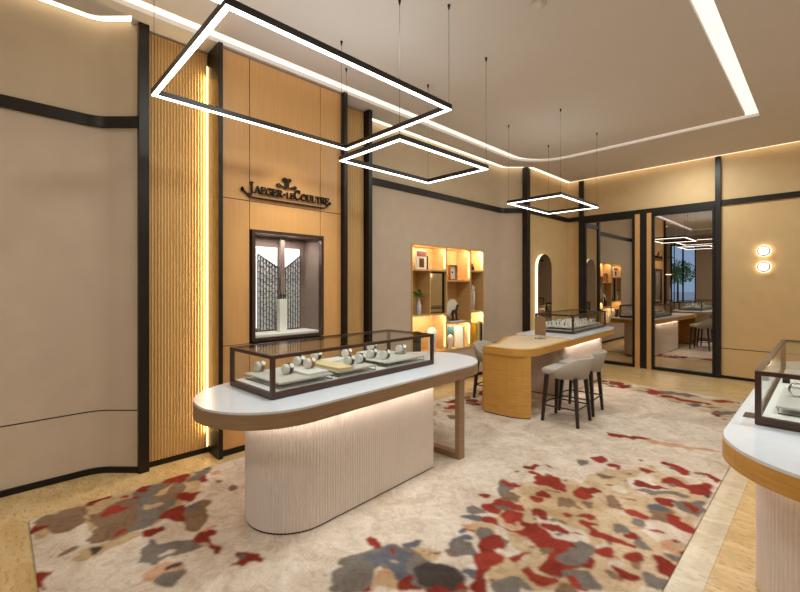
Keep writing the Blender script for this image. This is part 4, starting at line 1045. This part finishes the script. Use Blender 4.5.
('t',[(-124,75),(-127,84),(-132,83),(-137,85),(-144,80),(-142,72),(-139,65),(-132,62),(-126,67)]),
('b',[(-163,82),(-168,92),(-174,97),(-180,92),(-183,87),(-187,78),(-180,70),(-173,70),(-169,73)]),
('g',[(-154,39),(-157,44),(-162,53),(-169,49),(-169,43),(-170,35),(-169,28),(-163,30),(-156,33)]),
('r',[(-133,85),(-137,91),(-141,92),(-146,96),(-151,88),(-149,82),(-146,77),(-140,76),(-137,78)]),
('g',[(-77,115),(-82,122),(-89,126),(-97,127),(-99,119),(-100,109),(-95,101),(-89,105),(-82,108)]),
('r',[(-78,110),(-83,118),(-87,122),(-91,117),(-99,114),(-95,107),(-94,99),(-86,101),(-81,103)]),
('r',[(-90,74),(-93,87),(-98,93),(-106,91),(-112,80),(-112,68),(-106,65),(-99,62),(-94,62)]),
('t',[(-121,132),(-122,137),(-126,138),(-130,138),(-133,135),(-135,130),(-130,126),(-127,125),(-123,127)]),
('b',[(-66,154),(-70,162),(-76,163),(-83,164),(-88,159),(-85,151),(-81,145),(-77,143),(-68,147)]),
('g',[(-99,93),(-104,99),(-107,107),(-114,102),(-120,95),(-115,88),(-113,86),(-107,78),(-102,86)]),
('r',[(-71,39),(-77,49),(-83,56),(-90,53),(-98,45),(-94,35),(-94,26),(-82,22),(-74,30)]),
('g',[(-95,44),(-98,52),(-108,59),(-115,57),(-119,49),(-121,38),(-114,32),(-107,32),(-103,36)]),
('r',[(-72,134),(-77,143),(-82,150),(-91,147),(-93,141),(-93,129),(-90,120),(-82,117),(-75,120)]),
('r',[(-121,150),(-127,163),(-133,171),(-143,166),(-145,157),(-146,146),(-140,140),(-134,133),(-128,143)]),
('t',[(-154,105),(-154,112),(-157,114),(-161,112),(-164,107),(-163,102),(-163,96),(-158,96),(-155,98)]),
('b',[(-114,156),(-110,167),(-121,173),(-132,176),(-136,164),(-137,152),(-132,142),(-122,133),(-116,144)]),
('g',[(-120,149),(-121,157),(-126,163),(-132,159),(-135,154),(-139,143),(-133,138),(-126,133),(-120,143)]),
('r',[(-77,43),(-81,52),(-91,63),(-100,60),(-104,47),(-105,37),(-98,30),(-91,32),(-85,33)]),
('g',[(-114,124),(-117,134),(-125,137),(-133,135),(-137,129),(-136,121),(-130,116),(-125,111),(-118,115)]),
('r',[(-98,155),(-100,163),(-106,169),(-113,167),(-118,159),(-115,151),(-114,147),(-106,143),(-102,150)]),
('t',[(-333,385),(-337,393),(-344,400),(-350,398),(-353,391),(-352,382),(-349,373),(-343,376),(-337,376)]),
('b',[(-342,343),(-345,350),(-352,355),(-359,352),(-361,347),(-364,339),(-356,335),(-352,330),(-348,337)]),
('g',[(-323,559),(-327,569),(-332,570),(-341,571),(-347,562),(-346,553),(-340,550),(-333,549),(-329,552)]),
('r',[(-321,358),(-324,368),(-331,376),(-339,374),(-341,362),(-341,355),(-339,347),(-332,342),(-328,350)]),
('g',[(-332,458),(-333,463),(-336,467),(-339,466),(-343,460),(-341,456),(-340,451),(-336,452),(-334,454)]),
('r',[(-322,611),(-321,619),(-329,623),(-333,623),(-336,615),(-336,607),(-336,601),(-328,596),(-325,605)]),
('r',[(-314,321),(-317,330),(-322,335),(-328,331),(-337,326),(-334,318),(-329,306),(-322,308),(-318,313)]),
('t',[(-314,480),(-318,486),(-324,494),(-330,493),(-336,486),(-334,475),(-331,467),(-324,466),(-319,470)]),
('b',[(-308,400),(-310,407),(-314,408),(-319,406),(-322,404),(-324,397),(-317,389),(-313,389),(-310,394)]),
('g',[(-315,666),(-315,671),(-318,674),(-320,672),(-324,669),(-322,665),(-321,661),(-318,660),(-315,661)]),
('r',[(-346,530),(-349,535),(-351,536),(-356,537),(-359,533),(-360,528),(-356,525),(-351,522),(-349,525)]),
('g',[(-331,562),(-332,575),(-339,582),(-347,572),(-357,566),(-353,556),(-348,549),(-339,549),(-332,550)]),
('r',[(-349,449),(-351,454),(-357,459),(-361,462),(-364,453),(-367,445),(-361,438),(-356,439),(-351,443)]),
('r',[(-341,644),(-347,649),(-350,655),(-354,650),(-361,647),(-361,641),(-356,637),(-350,633),(-345,638)]),
('t',[(-311,361),(-314,365),(-316,369),(-320,365),(-322,363),(-321,358),(-319,356),(-316,353),(-313,355)]),
('b',[(-336,377),(-337,381),(-340,383),(-344,385),(-348,379),(-346,374),(-345,370),(-340,367),(-338,373)]),
('g',[(-328,518),(-331,530),(-337,531),(-344,529),(-350,524),(-349,512),(-346,501),(-338,500),(-332,511)]),
('r',[(-326,632),(-326,640),(-331,642),(-337,641),(-339,635),(-343,628),(-339,625),(-332,623),(-324,623)]),
('g',[(-315,507),(-317,512),(-319,512),(-322,515),(-326,509),(-323,504),(-322,501),(-319,498),(-315,503)]),
('r',[(-339,523),(-341,537),(-349,541),(-359,536),(-365,529),(-360,519),(-359,510),(-349,503),(-341,513)]),
('r',[(-344,595),(-345,599),(-349,604),(-354,600),(-359,597),(-355,593),(-353,587),(-349,588),(-345,591)]),
('t',[(-330,413),(-331,420),(-334,423),(-340,421),(-344,417),(-341,410),(-340,406),(-334,404),(-328,408)]),
('b',[(-325,600),(-325,610),(-330,612),(-338,613),(-340,605),(-342,594),(-337,586),(-330,586),(-326,589)]),
('g',[(-321,629),(-323,632),(-325,637),(-328,636),(-331,631),(-331,627),(-328,626),(-325,623),(-322,625)]),
('r',[(-333,433),(-333,441),(-341,442),(-347,447),(-350,436),(-349,427),(-347,421),(-341,417),(-335,424)]),
('g',[(-352,614),(-354,624),(-361,629),(-367,629),(-377,618),(-370,609),(-367,603),(-362,603),(-358,605)]),
('r',[(-344,589),(-342,596),(-348,598),(-353,597),(-354,592),(-358,585),(-354,579),(-348,577),(-342,582)]),
('r',[(-331,564),(-336,570),(-342,574),(-349,577),(-351,568),(-355,560),(-347,552),(-342,554),(-337,558)]),
('t',[(-353,477),(-352,482),(-356,486),(-359,481),(-360,479),(-362,474),(-360,470),(-356,468),(-353,472)]),
('b',[(-346,477),(-351,485),(-355,488),(-359,487),(-364,480),(-365,474),(-360,466),(-354,468),(-349,472)]),
('g',[(-326,350),(-333,358),(-337,362),(-342,359),(-347,353),(-349,346),(-343,342),(-337,334),(-332,344)]),
('r',[(-343,669),(-343,673),(-347,677),(-350,676),(-352,672),(-351,667),(-349,664),(-346,662),(-344,665)]),
('g',[(-313,530),(-316,537),(-321,540),(-327,538),(-329,534),(-330,527),(-326,520),(-321,523),(-315,522)]),
('r',[(-353,350),(-356,357),(-360,361),(-367,360),(-372,355),(-371,344),(-365,339),(-360,336),(-356,340)]),
('t',[(-283,722),(-286,733),(-294,736),(-301,732),(-303,725),(-304,716),(-300,713),(-293,710),(-287,714)]),
('b',[(-295,696),(-298,704),(-304,710),(-310,704),(-313,700),(-312,691),(-308,686),(-304,684),(-300,690)]),
('g',[(-215,722),(-218,726),(-220,728),(-223,727),(-225,725),(-227,719),(-224,714),(-220,716),(-217,719)]),
('r',[(-314,720),(-312,727),(-317,730),(-323,728),(-325,723),(-324,717),(-321,712),(-318,713),(-314,714)]),
('r',[(-214,712),(-219,719),(-223,724),(-230,724),(-232,715),(-230,707),(-228,705),(-223,702),(-219,703)]),
('g',[(-263,704),(-265,712),(-268,717),(-274,716),(-278,709),(-275,701),(-274,695),(-268,692),(-264,697)]),
('r',[(-270,724),(-272,728),(-276,732),(-280,731),(-281,726),(-283,722),(-279,715),(-276,716),(-273,720)]),
('t',[(-299,700),(-303,706),(-306,706),(-310,707),(-315,703),(-312,697),(-310,694),(-306,690),(-302,694)]),
('b',[(-242,728),(-240,734),(-246,737),(-251,737),(-255,732),(-255,724),(-251,721),(-246,717),(-243,720)]),
('g',[(-304,712),(-307,720),(-311,722),(-317,719),(-320,716),(-317,708),(-316,703),(-311,700),(-308,706)]),
('r',[(-254,719),(-260,727),(-264,735),(-271,729),(-276,723),(-276,714),(-272,707),(-263,707),(-258,710)]),
('r',[(-264,696),(-267,703),(-270,707),(-276,709),(-280,701),(-282,691),(-277,687),(-271,685),(-267,690)]),
('g',[(-310,706),(-316,712),(-320,716),(-325,715),(-329,708),(-331,703),(-326,694),(-320,692),(-316,696)]),
('r',[(-330,726),(-327,732),(-333,736),(-337,732),(-341,730),(-342,724),(-339,718),(-333,720),(-329,720)]),
('t',[(-276,705),(-276,712),(-284,714),(-289,720),(-295,710),(-295,701),(-290,696),(-284,697),(-280,698)]),
('b',[(-333,718),(-333,722),(-337,726),(-341,723),(-346,721),(-343,715),(-340,709),(-337,709),(-335,713)]),
('g',[(-234,715),(-235,719),(-238,724),(-243,722),(-245,717),(-246,712),(-242,707),(-238,706),(-235,709)]),
('r',[(-233,727),(-232,736),(-237,735),(-243,736),(-245,730),(-247,724),(-243,718),(-237,716),(-232,718)]),
('r',[(-332,725),(-331,730),(-335,733),(-338,730),(-340,727),(-339,722),(-339,720),(-335,720),(-331,721)]),
('g',[(-312,725),(-313,734),(-318,736),(-323,737),(-328,730),(-329,721),(-325,715),(-317,710),(-311,717)]),
('r',[(-239,719),(-242,725),(-244,725),(-247,724),(-251,722),(-250,717),(-248,712),(-244,710),(-241,715)]),
('t',[(-252,705),(-257,714),(-261,717),(-268,714),(-270,708),(-274,700),(-267,694),(-260,695),(-257,699)]),
('b',[(-259,715),(-260,724),(-268,728),(-274,728),(-279,719),(-282,711),(-275,704),(-268,702),(-264,709)]),
('g',[(-246,707),(-247,711),(-251,715),(-254,713),(-257,709),(-255,704),(-255,701),(-251,701),(-247,703)]),
('r',[(-264,705),(-264,710),(-269,713),(-273,711),(-274,708),(-275,703),(-272,699),(-269,697),(-265,699)]),
('r',[(-291,707),(-292,712),(-299,720),(-306,714),(-310,711),(-311,703),(-305,696),(-298,697),(-294,701)]),
('r',[(-78,354),(-76,359),(-81,361),(-85,360),(-90,356),(-89,350),(-86,348),(-81,344),(-77,349)]),
('r',[(-176,336),(-176,339),(-179,342),(-182,341),(-183,338),(-185,334),(-182,330),(-179,329),(-176,332)]),
('g',[(-82,387),(-84,390),(-85,391),(-87,390),(-87,388),(-88,386),(-86,384),(-84,384),(-83,384)]),
('r',[(-90,424),(-92,427),(-93,429),(-95,427),(-97,426),(-98,423),(-96,421),(-93,421),(-92,421)]),
('b',[(-159,276),(-162,281),(-165,284),(-169,285),(-173,279),(-172,274),(-169,269),(-166,268),(-162,270)]),
('r',[(-143,254),(-145,259),(-150,262),(-155,260),(-159,256),(-159,250),(-155,249),(-151,246),(-147,248)]),
('g',[(-108,191),(-111,196),(-115,200),(-120,198),(-124,194),(-123,188),(-120,184),(-115,180),(-110,184)]),
('r',[(-76,200),(-79,202),(-81,204),(-82,205),(-84,201),(-85,199),(-83,195),(-80,194),(-78,197)]),
('r',[(-111,291),(-113,295),(-116,295),(-118,296),(-119,292),(-120,289),(-118,285),(-116,287),(-114,288)]),
('g',[(-107,228),(-107,230),(-109,231),(-111,230),(-112,229),(-112,227),(-111,225),(-109,225),(-108,226)]),
('r',[(-122,261),(-123,265),(-126,267),(-128,265),(-131,262),(-131,259),(-128,257),(-126,257),(-122,259)]),
('b',[(-138,224),(-137,226),(-140,228),(-144,228),(-146,226),(-144,222),(-143,220),(-141,217),(-137,220)]),
('r',[(-130,205),(-133,211),(-136,213),(-140,211),(-146,208),(-146,202),(-140,196),(-136,196),(-133,198)]),
('g',[(-150,377),(-151,380),(-154,384),(-157,381),(-159,379),(-158,375),(-157,374),(-154,372),(-151,373)]),
('r',[(-139,396),(-139,400),(-143,404),(-146,405),(-150,399),(-152,393),(-147,389),(-143,388),(-138,390)]),
('r',[(-131,253),(-132,258),(-135,261),(-138,258),(-140,255),(-142,250),(-138,249),(-135,245),(-133,250)]),
('g',[(-86,309),(-87,312),(-89,314),(-91,313),(-92,311),(-92,307),(-91,305),(-88,304),(-86,306)]),
('r',[(-103,226),(-103,231),(-106,232),(-110,231),(-113,229),(-114,223),(-111,219),(-107,220),(-101,220)]),
('b',[(-87,213),(-88,217),(-92,219),(-95,220),(-99,215),(-98,210),(-95,207),(-91,207),(-87,207)]),
('r',[(-98,429),(-98,431),(-101,433),(-103,433),(-104,430),(-105,427),(-103,424),(-101,424),(-99,426)]),
('g',[(-97,242),(-98,249),(-103,250),(-107,250),(-110,245),(-111,238),(-108,234),(-102,236),(-99,238)]),
('r',[(-156,239),(-158,241),(-160,243),(-162,242),(-163,240),(-163,237),(-162,235),(-159,236),(-158,236)]),
('r',[(-74,207),(-75,214),(-80,215),(-84,217),(-89,209),(-89,204),(-84,199),(-80,197),(-76,201)]),
('g',[(-148,203),(-150,207),(-155,211),(-159,209),(-160,206),(-161,201),(-159,198),(-155,192),(-152,196)]),
('r',[(-84,290),(-84,293),(-87,296),(-90,294),(-91,293),(-91,289),(-90,284),(-87,284),(-84,286)]),
('b',[(-114,237),(-114,240),(-117,243),(-120,240),(-122,238),(-121,235),(-120,234),(-117,231),(-115,234)]),
('r',[(-147,299),(-148,303),(-151,306),(-153,305),(-155,301),(-156,298),(-153,294),(-150,292),(-147,295)]),
('g',[(-94,422),(-94,424),(-96,426),(-97,424),(-99,423),(-98,420),(-98,418),(-96,417),(-93,418)]),
('r',[(-76,269),(-76,273),(-78,275),(-82,273),(-84,271),(-82,266),(-81,264),(-78,262),(-76,265)]),
('r',[(-127,392),(-127,397),(-131,396),(-134,396),(-136,394),(-135,389),(-134,385),(-131,386),(-128,387)]),
('g',[(-91,292),(-92,296),(-94,297),(-97,298),(-99,294),(-98,290),(-97,288),(-94,286),(-92,288)]),
('r',[(-123,331),(-121,336),(-127,337),(-130,339),(-133,334),(-135,329),(-130,325),(-127,326),(-124,326)]),
('b',[(-128,298),(-126,303),(-132,306),(-137,308),(-139,300),(-139,295),(-136,292),(-132,292),(-128,291)]),
('r',[(-122,282),(-124,285),(-125,285),(-127,286),(-128,284),(-129,281),(-127,280),(-125,278),(-123,280)]),
('g',[(-117,422),(-118,423),(-119,426),(-120,424),(-123,423),(-121,421),(-120,420),(-119,418),(-118,420)]),
('r',[(-137,221),(-142,227),(-145,231),(-148,230),(-150,224),(-151,219),(-149,214),(-145,213),(-140,215)]),
('r',[(-139,271),(-139,273),(-142,274),(-143,275),(-145,272),(-146,270),(-143,268),(-141,266),(-139,268)]),
('g',[(-127,270),(-127,272),(-129,274),(-131,273),(-131,271),(-132,269),(-131,267),(-129,266),(-128,268)]),
('r',[(-106,400),(-106,403),(-109,404),(-111,404),(-113,402),(-113,399),(-111,397),(-109,394),(-107,397)]),
('b',[(-74,326),(-77,331),(-80,334),(-83,332),(-85,328),(-86,324),(-82,319),(-79,321),(-76,322)])]

cell = .009
nx = int((RX1 - RX0) / cell) + 1; ny = int((RY1 - RY0) / cell) + 1
gx = np.linspace(RX0, RX1, nx); gy = np.linspace(RY0, RY1, ny); GX, GY = np.meshgrid(gx, gy)
def wob(x, y, s, ph): return np.sin(x * s + ph + 1.3 * np.sin(y * s * .7 + ph * 2)) * np.cos(y * s * .9 + ph * 1.7 + 1.1 * np.sin(x * s * 1.2))
dist = np.hypot(GX, GY)
amp = .009 + .004 * dist
WX_ = GX + amp * wob(GX, GY, 23, 1.0) + amp * .3 * wob(GX, GY, 50, 2.2); WY_ = GY + amp * wob(GY, GX, 21, 4.0) + amp * .3 * wob(GY, GX, 47, .7)
PC = {'t': rgb(198, 172, 136), 'T': rgb(206, 183, 152), 'p': rgb(208, 165, 134), 'b': rgb(140, 114, 92), 'g': rgb(126, 118, 112), 'u': rgb(104, 106, 116), 'd': rgb(78, 70, 66), 'r': rgb(146, 58, 46), 'c': rgb(222, 209, 194)}
colr = np.empty((ny, nx, 4), dtype=np.float32); colr[:] = PC['c']
mask_base = np.ones((ny, nx), dtype=np.float32)
order = 'Ttpcbgudr'
def inside(poly, X, Y):
    r = np.zeros(X.shape, bool); n = len(poly)
    for i in range(n):
        x0, y0 = poly[i]; x1, y1 = poly[(i + 1) % n]
        if y0 == y1: continue
        r ^= ((y0 > Y) != (y1 > Y)) & (X < (x1 - x0) * (Y - y0) / (y1 - y0) + x0)
    return r
for key in ['T', None]:
    for c_, poly in RUG:
        if (key == 'T') != (c_ == 'T'): continue
        pp = [(a / 100., b / 100.) for a, b in poly]
        cxp, cyp = sum(p[0] for p in pp) / len(pp), sum(p[1] for p in pp) / len(pp)
        gr = 1.0 if c_ in 'Tt' else 1.07
        pp = [(cxp + (p[0] - cxp) * gr, cyp + (p[1] - cyp) * gr) for p in pp]
        for _ in range(2):
            pp = [q for i in range(len(pp)) for q in ((pp[i][0] * .75 + pp[(i + 1) % len(pp)][0] * .25, pp[i][1] * .75 + pp[(i + 1) % len(pp)][1] * .25), (pp[i][0] * .25 + pp[(i + 1) % len(pp)][0] * .75, pp[i][1] * .25 + pp[(i + 1) % len(pp)][1] * .75))]
        xa, xb = min(p[0] for p in pp) - .1, max(p[0] for p in pp) + .1; ya, yb = min(p[1] for p in pp) - .1, max(p[1] for p in pp) + .1
        i0, i1 = max(0, int((xa - RX0) / cell)), min(nx, int((xb - RX0) / cell) + 2); j0, j1 = max(0, int((ya - RY0) / cell)), min(ny, int((yb - RY0) / cell) + 2)
        if i0 >= i1 or j0 >= j1: continue
        sl = (slice(j0, j1), slice(i0, i1)); ins_ = inside(pp, WX_[sl], WY_[sl])
        v = PC[c_]
        if c_ == 'r': s_ = random.uniform(.8, 1.25); v = (v[0] * s_, v[1] * s_, v[2] * s_, 1)
        if c_ == 'T':
            ins_ &= (wob(GX[sl], GY[sl], 7, 3.1) + .6 * wob(GX[sl], GY[sl], 15, .4)) > -.35
        colr[sl][ins_] = v
for _ in range(1):
    q_ = np.pad(colr, ((1, 1), (1, 1), (0, 0)), mode='edge')
    colr = (q_[1:-1, 1:-1] * 4 + (q_[:-2, 1:-1] + q_[2:, 1:-1] + q_[1:-1, :-2] + q_[1:-1, 2:]) * 2 + q_[:-2, :-2] + q_[:-2, 2:] + q_[2:, :-2] + q_[2:, 2:]) / 16
colr[..., 3] = 1
verts = np.stack([GX, GY, np.full_like(GX, .012)], -1).reshape(-1, 3)
idx = np.arange(nx * ny).reshape(ny, nx)
quads = np.stack([idx[:-1, :-1], idx[:-1, 1:], idx[1:, 1:], idx[1:, :-1]], -1).reshape(-1, 4)
# rim skirt
edge = list(idx[0, :]) + list(idx[1:, -1]) + list(idx[-1, -2::-1]) + list(idx[-2:0:-1, 0])
nv = len(verts); low = verts[edge].copy(); low[:, 2] = .001; verts = np.vstack([verts, low]); ne = len(edge)
sk = [(edge[i], nv + i, nv + (i + 1) % ne, edge[(i + 1) % ne]) for i in range(ne)]
me = bpy.data.meshes.new('area_rug'); allf = np.vstack([quads, np.array(sk)])
me.vertices.add(len(verts)); me.vertices.foreach_set('co', verts.ravel())
me.loops.add(len(allf) * 4); me.loops.foreach_set('vertex_index', allf.ravel().astype(np.int32))
me.polygons.add(len(allf)); me.polygons.foreach_set('loop_start', np.arange(0, len(allf) * 4, 4, dtype=np.int32))
me.update(calc_edges=True); me.validate()
ca = me.color_attributes.new('pattern', 'FLOAT_COLOR', 'POINT')
cc = np.vstack([colr.reshape(-1, 4), np.tile(np.array(PC['c'], dtype=np.float32), (ne, 1))]).astype(np.float32)
ca.data.foreach_set('color', cc.ravel())
m, n, l, b = newmat('tufted rug')
at = n.new('ShaderNodeAttribute'); at.attribute_name = 'pattern'
tc = n.new('ShaderNodeTexCoord')
def noise(sc_, det=5, dist_=0):
    q = n.new('ShaderNodeTexNoise'); q.inputs['Scale'].default_value = sc_; q.inputs['Detail'].default_value = det; q.inputs['Distortion'].default_value = dist_
    l.new(tc.outputs['Object'], q.inputs['Vector']); return q
def mulramp(src, prev, c0, c1, p0, p1, fac=1):
    r = n.new('ShaderNodeValToRGB'); r.color_ramp.elements[0].position = p0; r.color_ramp.elements[1].position = p1
    r.color_ramp.elements[0].color = c0; r.color_ramp.elements[1].color = c1; l.new(src.outputs['Fac'], r.inputs[0])
    x = n.new('ShaderNodeMixRGB'); x.blend_type = 'MULTIPLY'; x.inputs[0].default_value = fac; l.new(prev, x.inputs[1]); l.new(r.outputs[0], x.inputs[2]); return x.outputs[0]
o1 = mulramp(noise(2.2, 7, 1.5), at.outputs['Color'], (.80, .74, .68, 1), (1.0, .99, .97, 1), .36, .60)
o1 = mulramp(noise(9, 6, 2.0), o1, (.84, .80, .77, 1), (1, 1, 1, 1), .34, .56)
o1 = mulramp(noise(90, 3), o1, (.86, .86, .86, 1), (1, 1, 1, 1), .35, .6)
l.new(o1, b.inputs['Base Color']); b.inputs['Roughness'].default_value = .95; b.inputs['Specular IOR Level'].default_value = .1
bp = n.new('ShaderNodeBump'); bp.inputs['Strength'].default_value = .35; bp.inputs['Distance'].default_value = .006; l.new(noise(120, 2).outputs['Fac'], bp.inputs['Height']); l.new(bp.outputs[0], b.inputs['Normal'])
me.materials.append(m)
rug = bpy.data.objects.new('area_rug', me); COL.objects.link(rug)
tag(rug, 'large cream rug with red, grey and tan camouflage-like patches on the floor', 'rug')

t = thing('display_tower', 'dark posted open display tower seen reflected in the glass door', 'display tower', (-4.72, -1.3, 0), 0)
for x in (-.42, -.14, .14, .42):
    for y in (-.2, .2): obj('post', box(x - .015, x + .015, y - .015, y + .015, 0, 3.4), M['bronze'], t)
for z in (.4, 1.0, 2.05, 2.7, 3.38): obj('shelf', box(-.44, .44, -.22, .22, z, z + .02), M['oaks'] if z == 2.05 else M['bronze'], t)
obj('light_strip', box(-.42, .42, .19, .21, 2.03, 2.045), M['shelfled'], t)
for i, x in enumerate((-.3, 0, .3)):
    tag(obj('glass_bottle', lathe(B(), [(.04, 0), (.045, .02), (.04, .42), (.015, .5), (.015, .56)], 16), M['frost'], loc=(-4.72 + x, -1.3, 1.021)), ['left', 'middle', 'right'][i] + ' one of the pale bottles on the reflected display tower', 'bottle', 'bottles on the display tower')
# ------------------------------------------------------------------ rear of the shop, seen only in the reflective glass
t = sthing('window_2', ((WX0 + WX1) / 2, YR - .06, WZ0))
hw_ = (WX1 - WX0) / 2; hz = WZ1 - WZ0
bm = B(); 
for a in ((-hw_, -hw_ + .05), (hw_ - .05, hw_), (-.03, .03)): bx(bm, a[0], a[1], -.03, .03, 0, hz)
bx(bm, -hw_, hw_, -.03, .03, 0, .05); bx(bm, -hw_, hw_, -.03, .03, hz - .05, hz); obj('frame', bm, M['black'], t)
obj('pane', box(-hw_ + .05, hw_ - .05, -.004, .004, .05, hz - .05), M['glass'], t)
for i, (x, s) in enumerate(((-5.4, 1), (-3.9, .8))):
    t = thing('street_tree', ['green tree outside the street window, the left one', 'green tree outside the street window, the right one'][i], 'tree', (x, YR - 2.6, 0))
    obj('trunk', cyl(B(), (0, 0, 0), (0, 0, 2.0), .06, .04, 8), M['darkwood'], t)
    bm = B()
    for k in range(900):
        th_ = random.random() * 2 * PI; ph_ = random.uniform(-1, 1); rr = random.random() ** .5 * .75 * s
        c_ = Vector((rr * math.cos(th_) * math.sqrt(1 - ph_ * ph_), rr * math.sin(th_) * math.sqrt(1 - ph_ * ph_), 2.3 + rr * ph_ * .9))
        a_ = Vector([random.uniform(-1, 1) for _ in range(3)]).normalized(); b2 = a_.orthogonal().normalized()
        vs = [bm.verts.new(c_ + q) for q in (a_ * .09, b2 * .035, -a_ * .09, -b2 * .035)]; bm.faces.new(vs)
    obj('foliage', bm, M['leaf'], t)
struct('wall_street', box(-9, 0, YR - 8, YR - 7.9, 0, 1.2), M['ceil'])
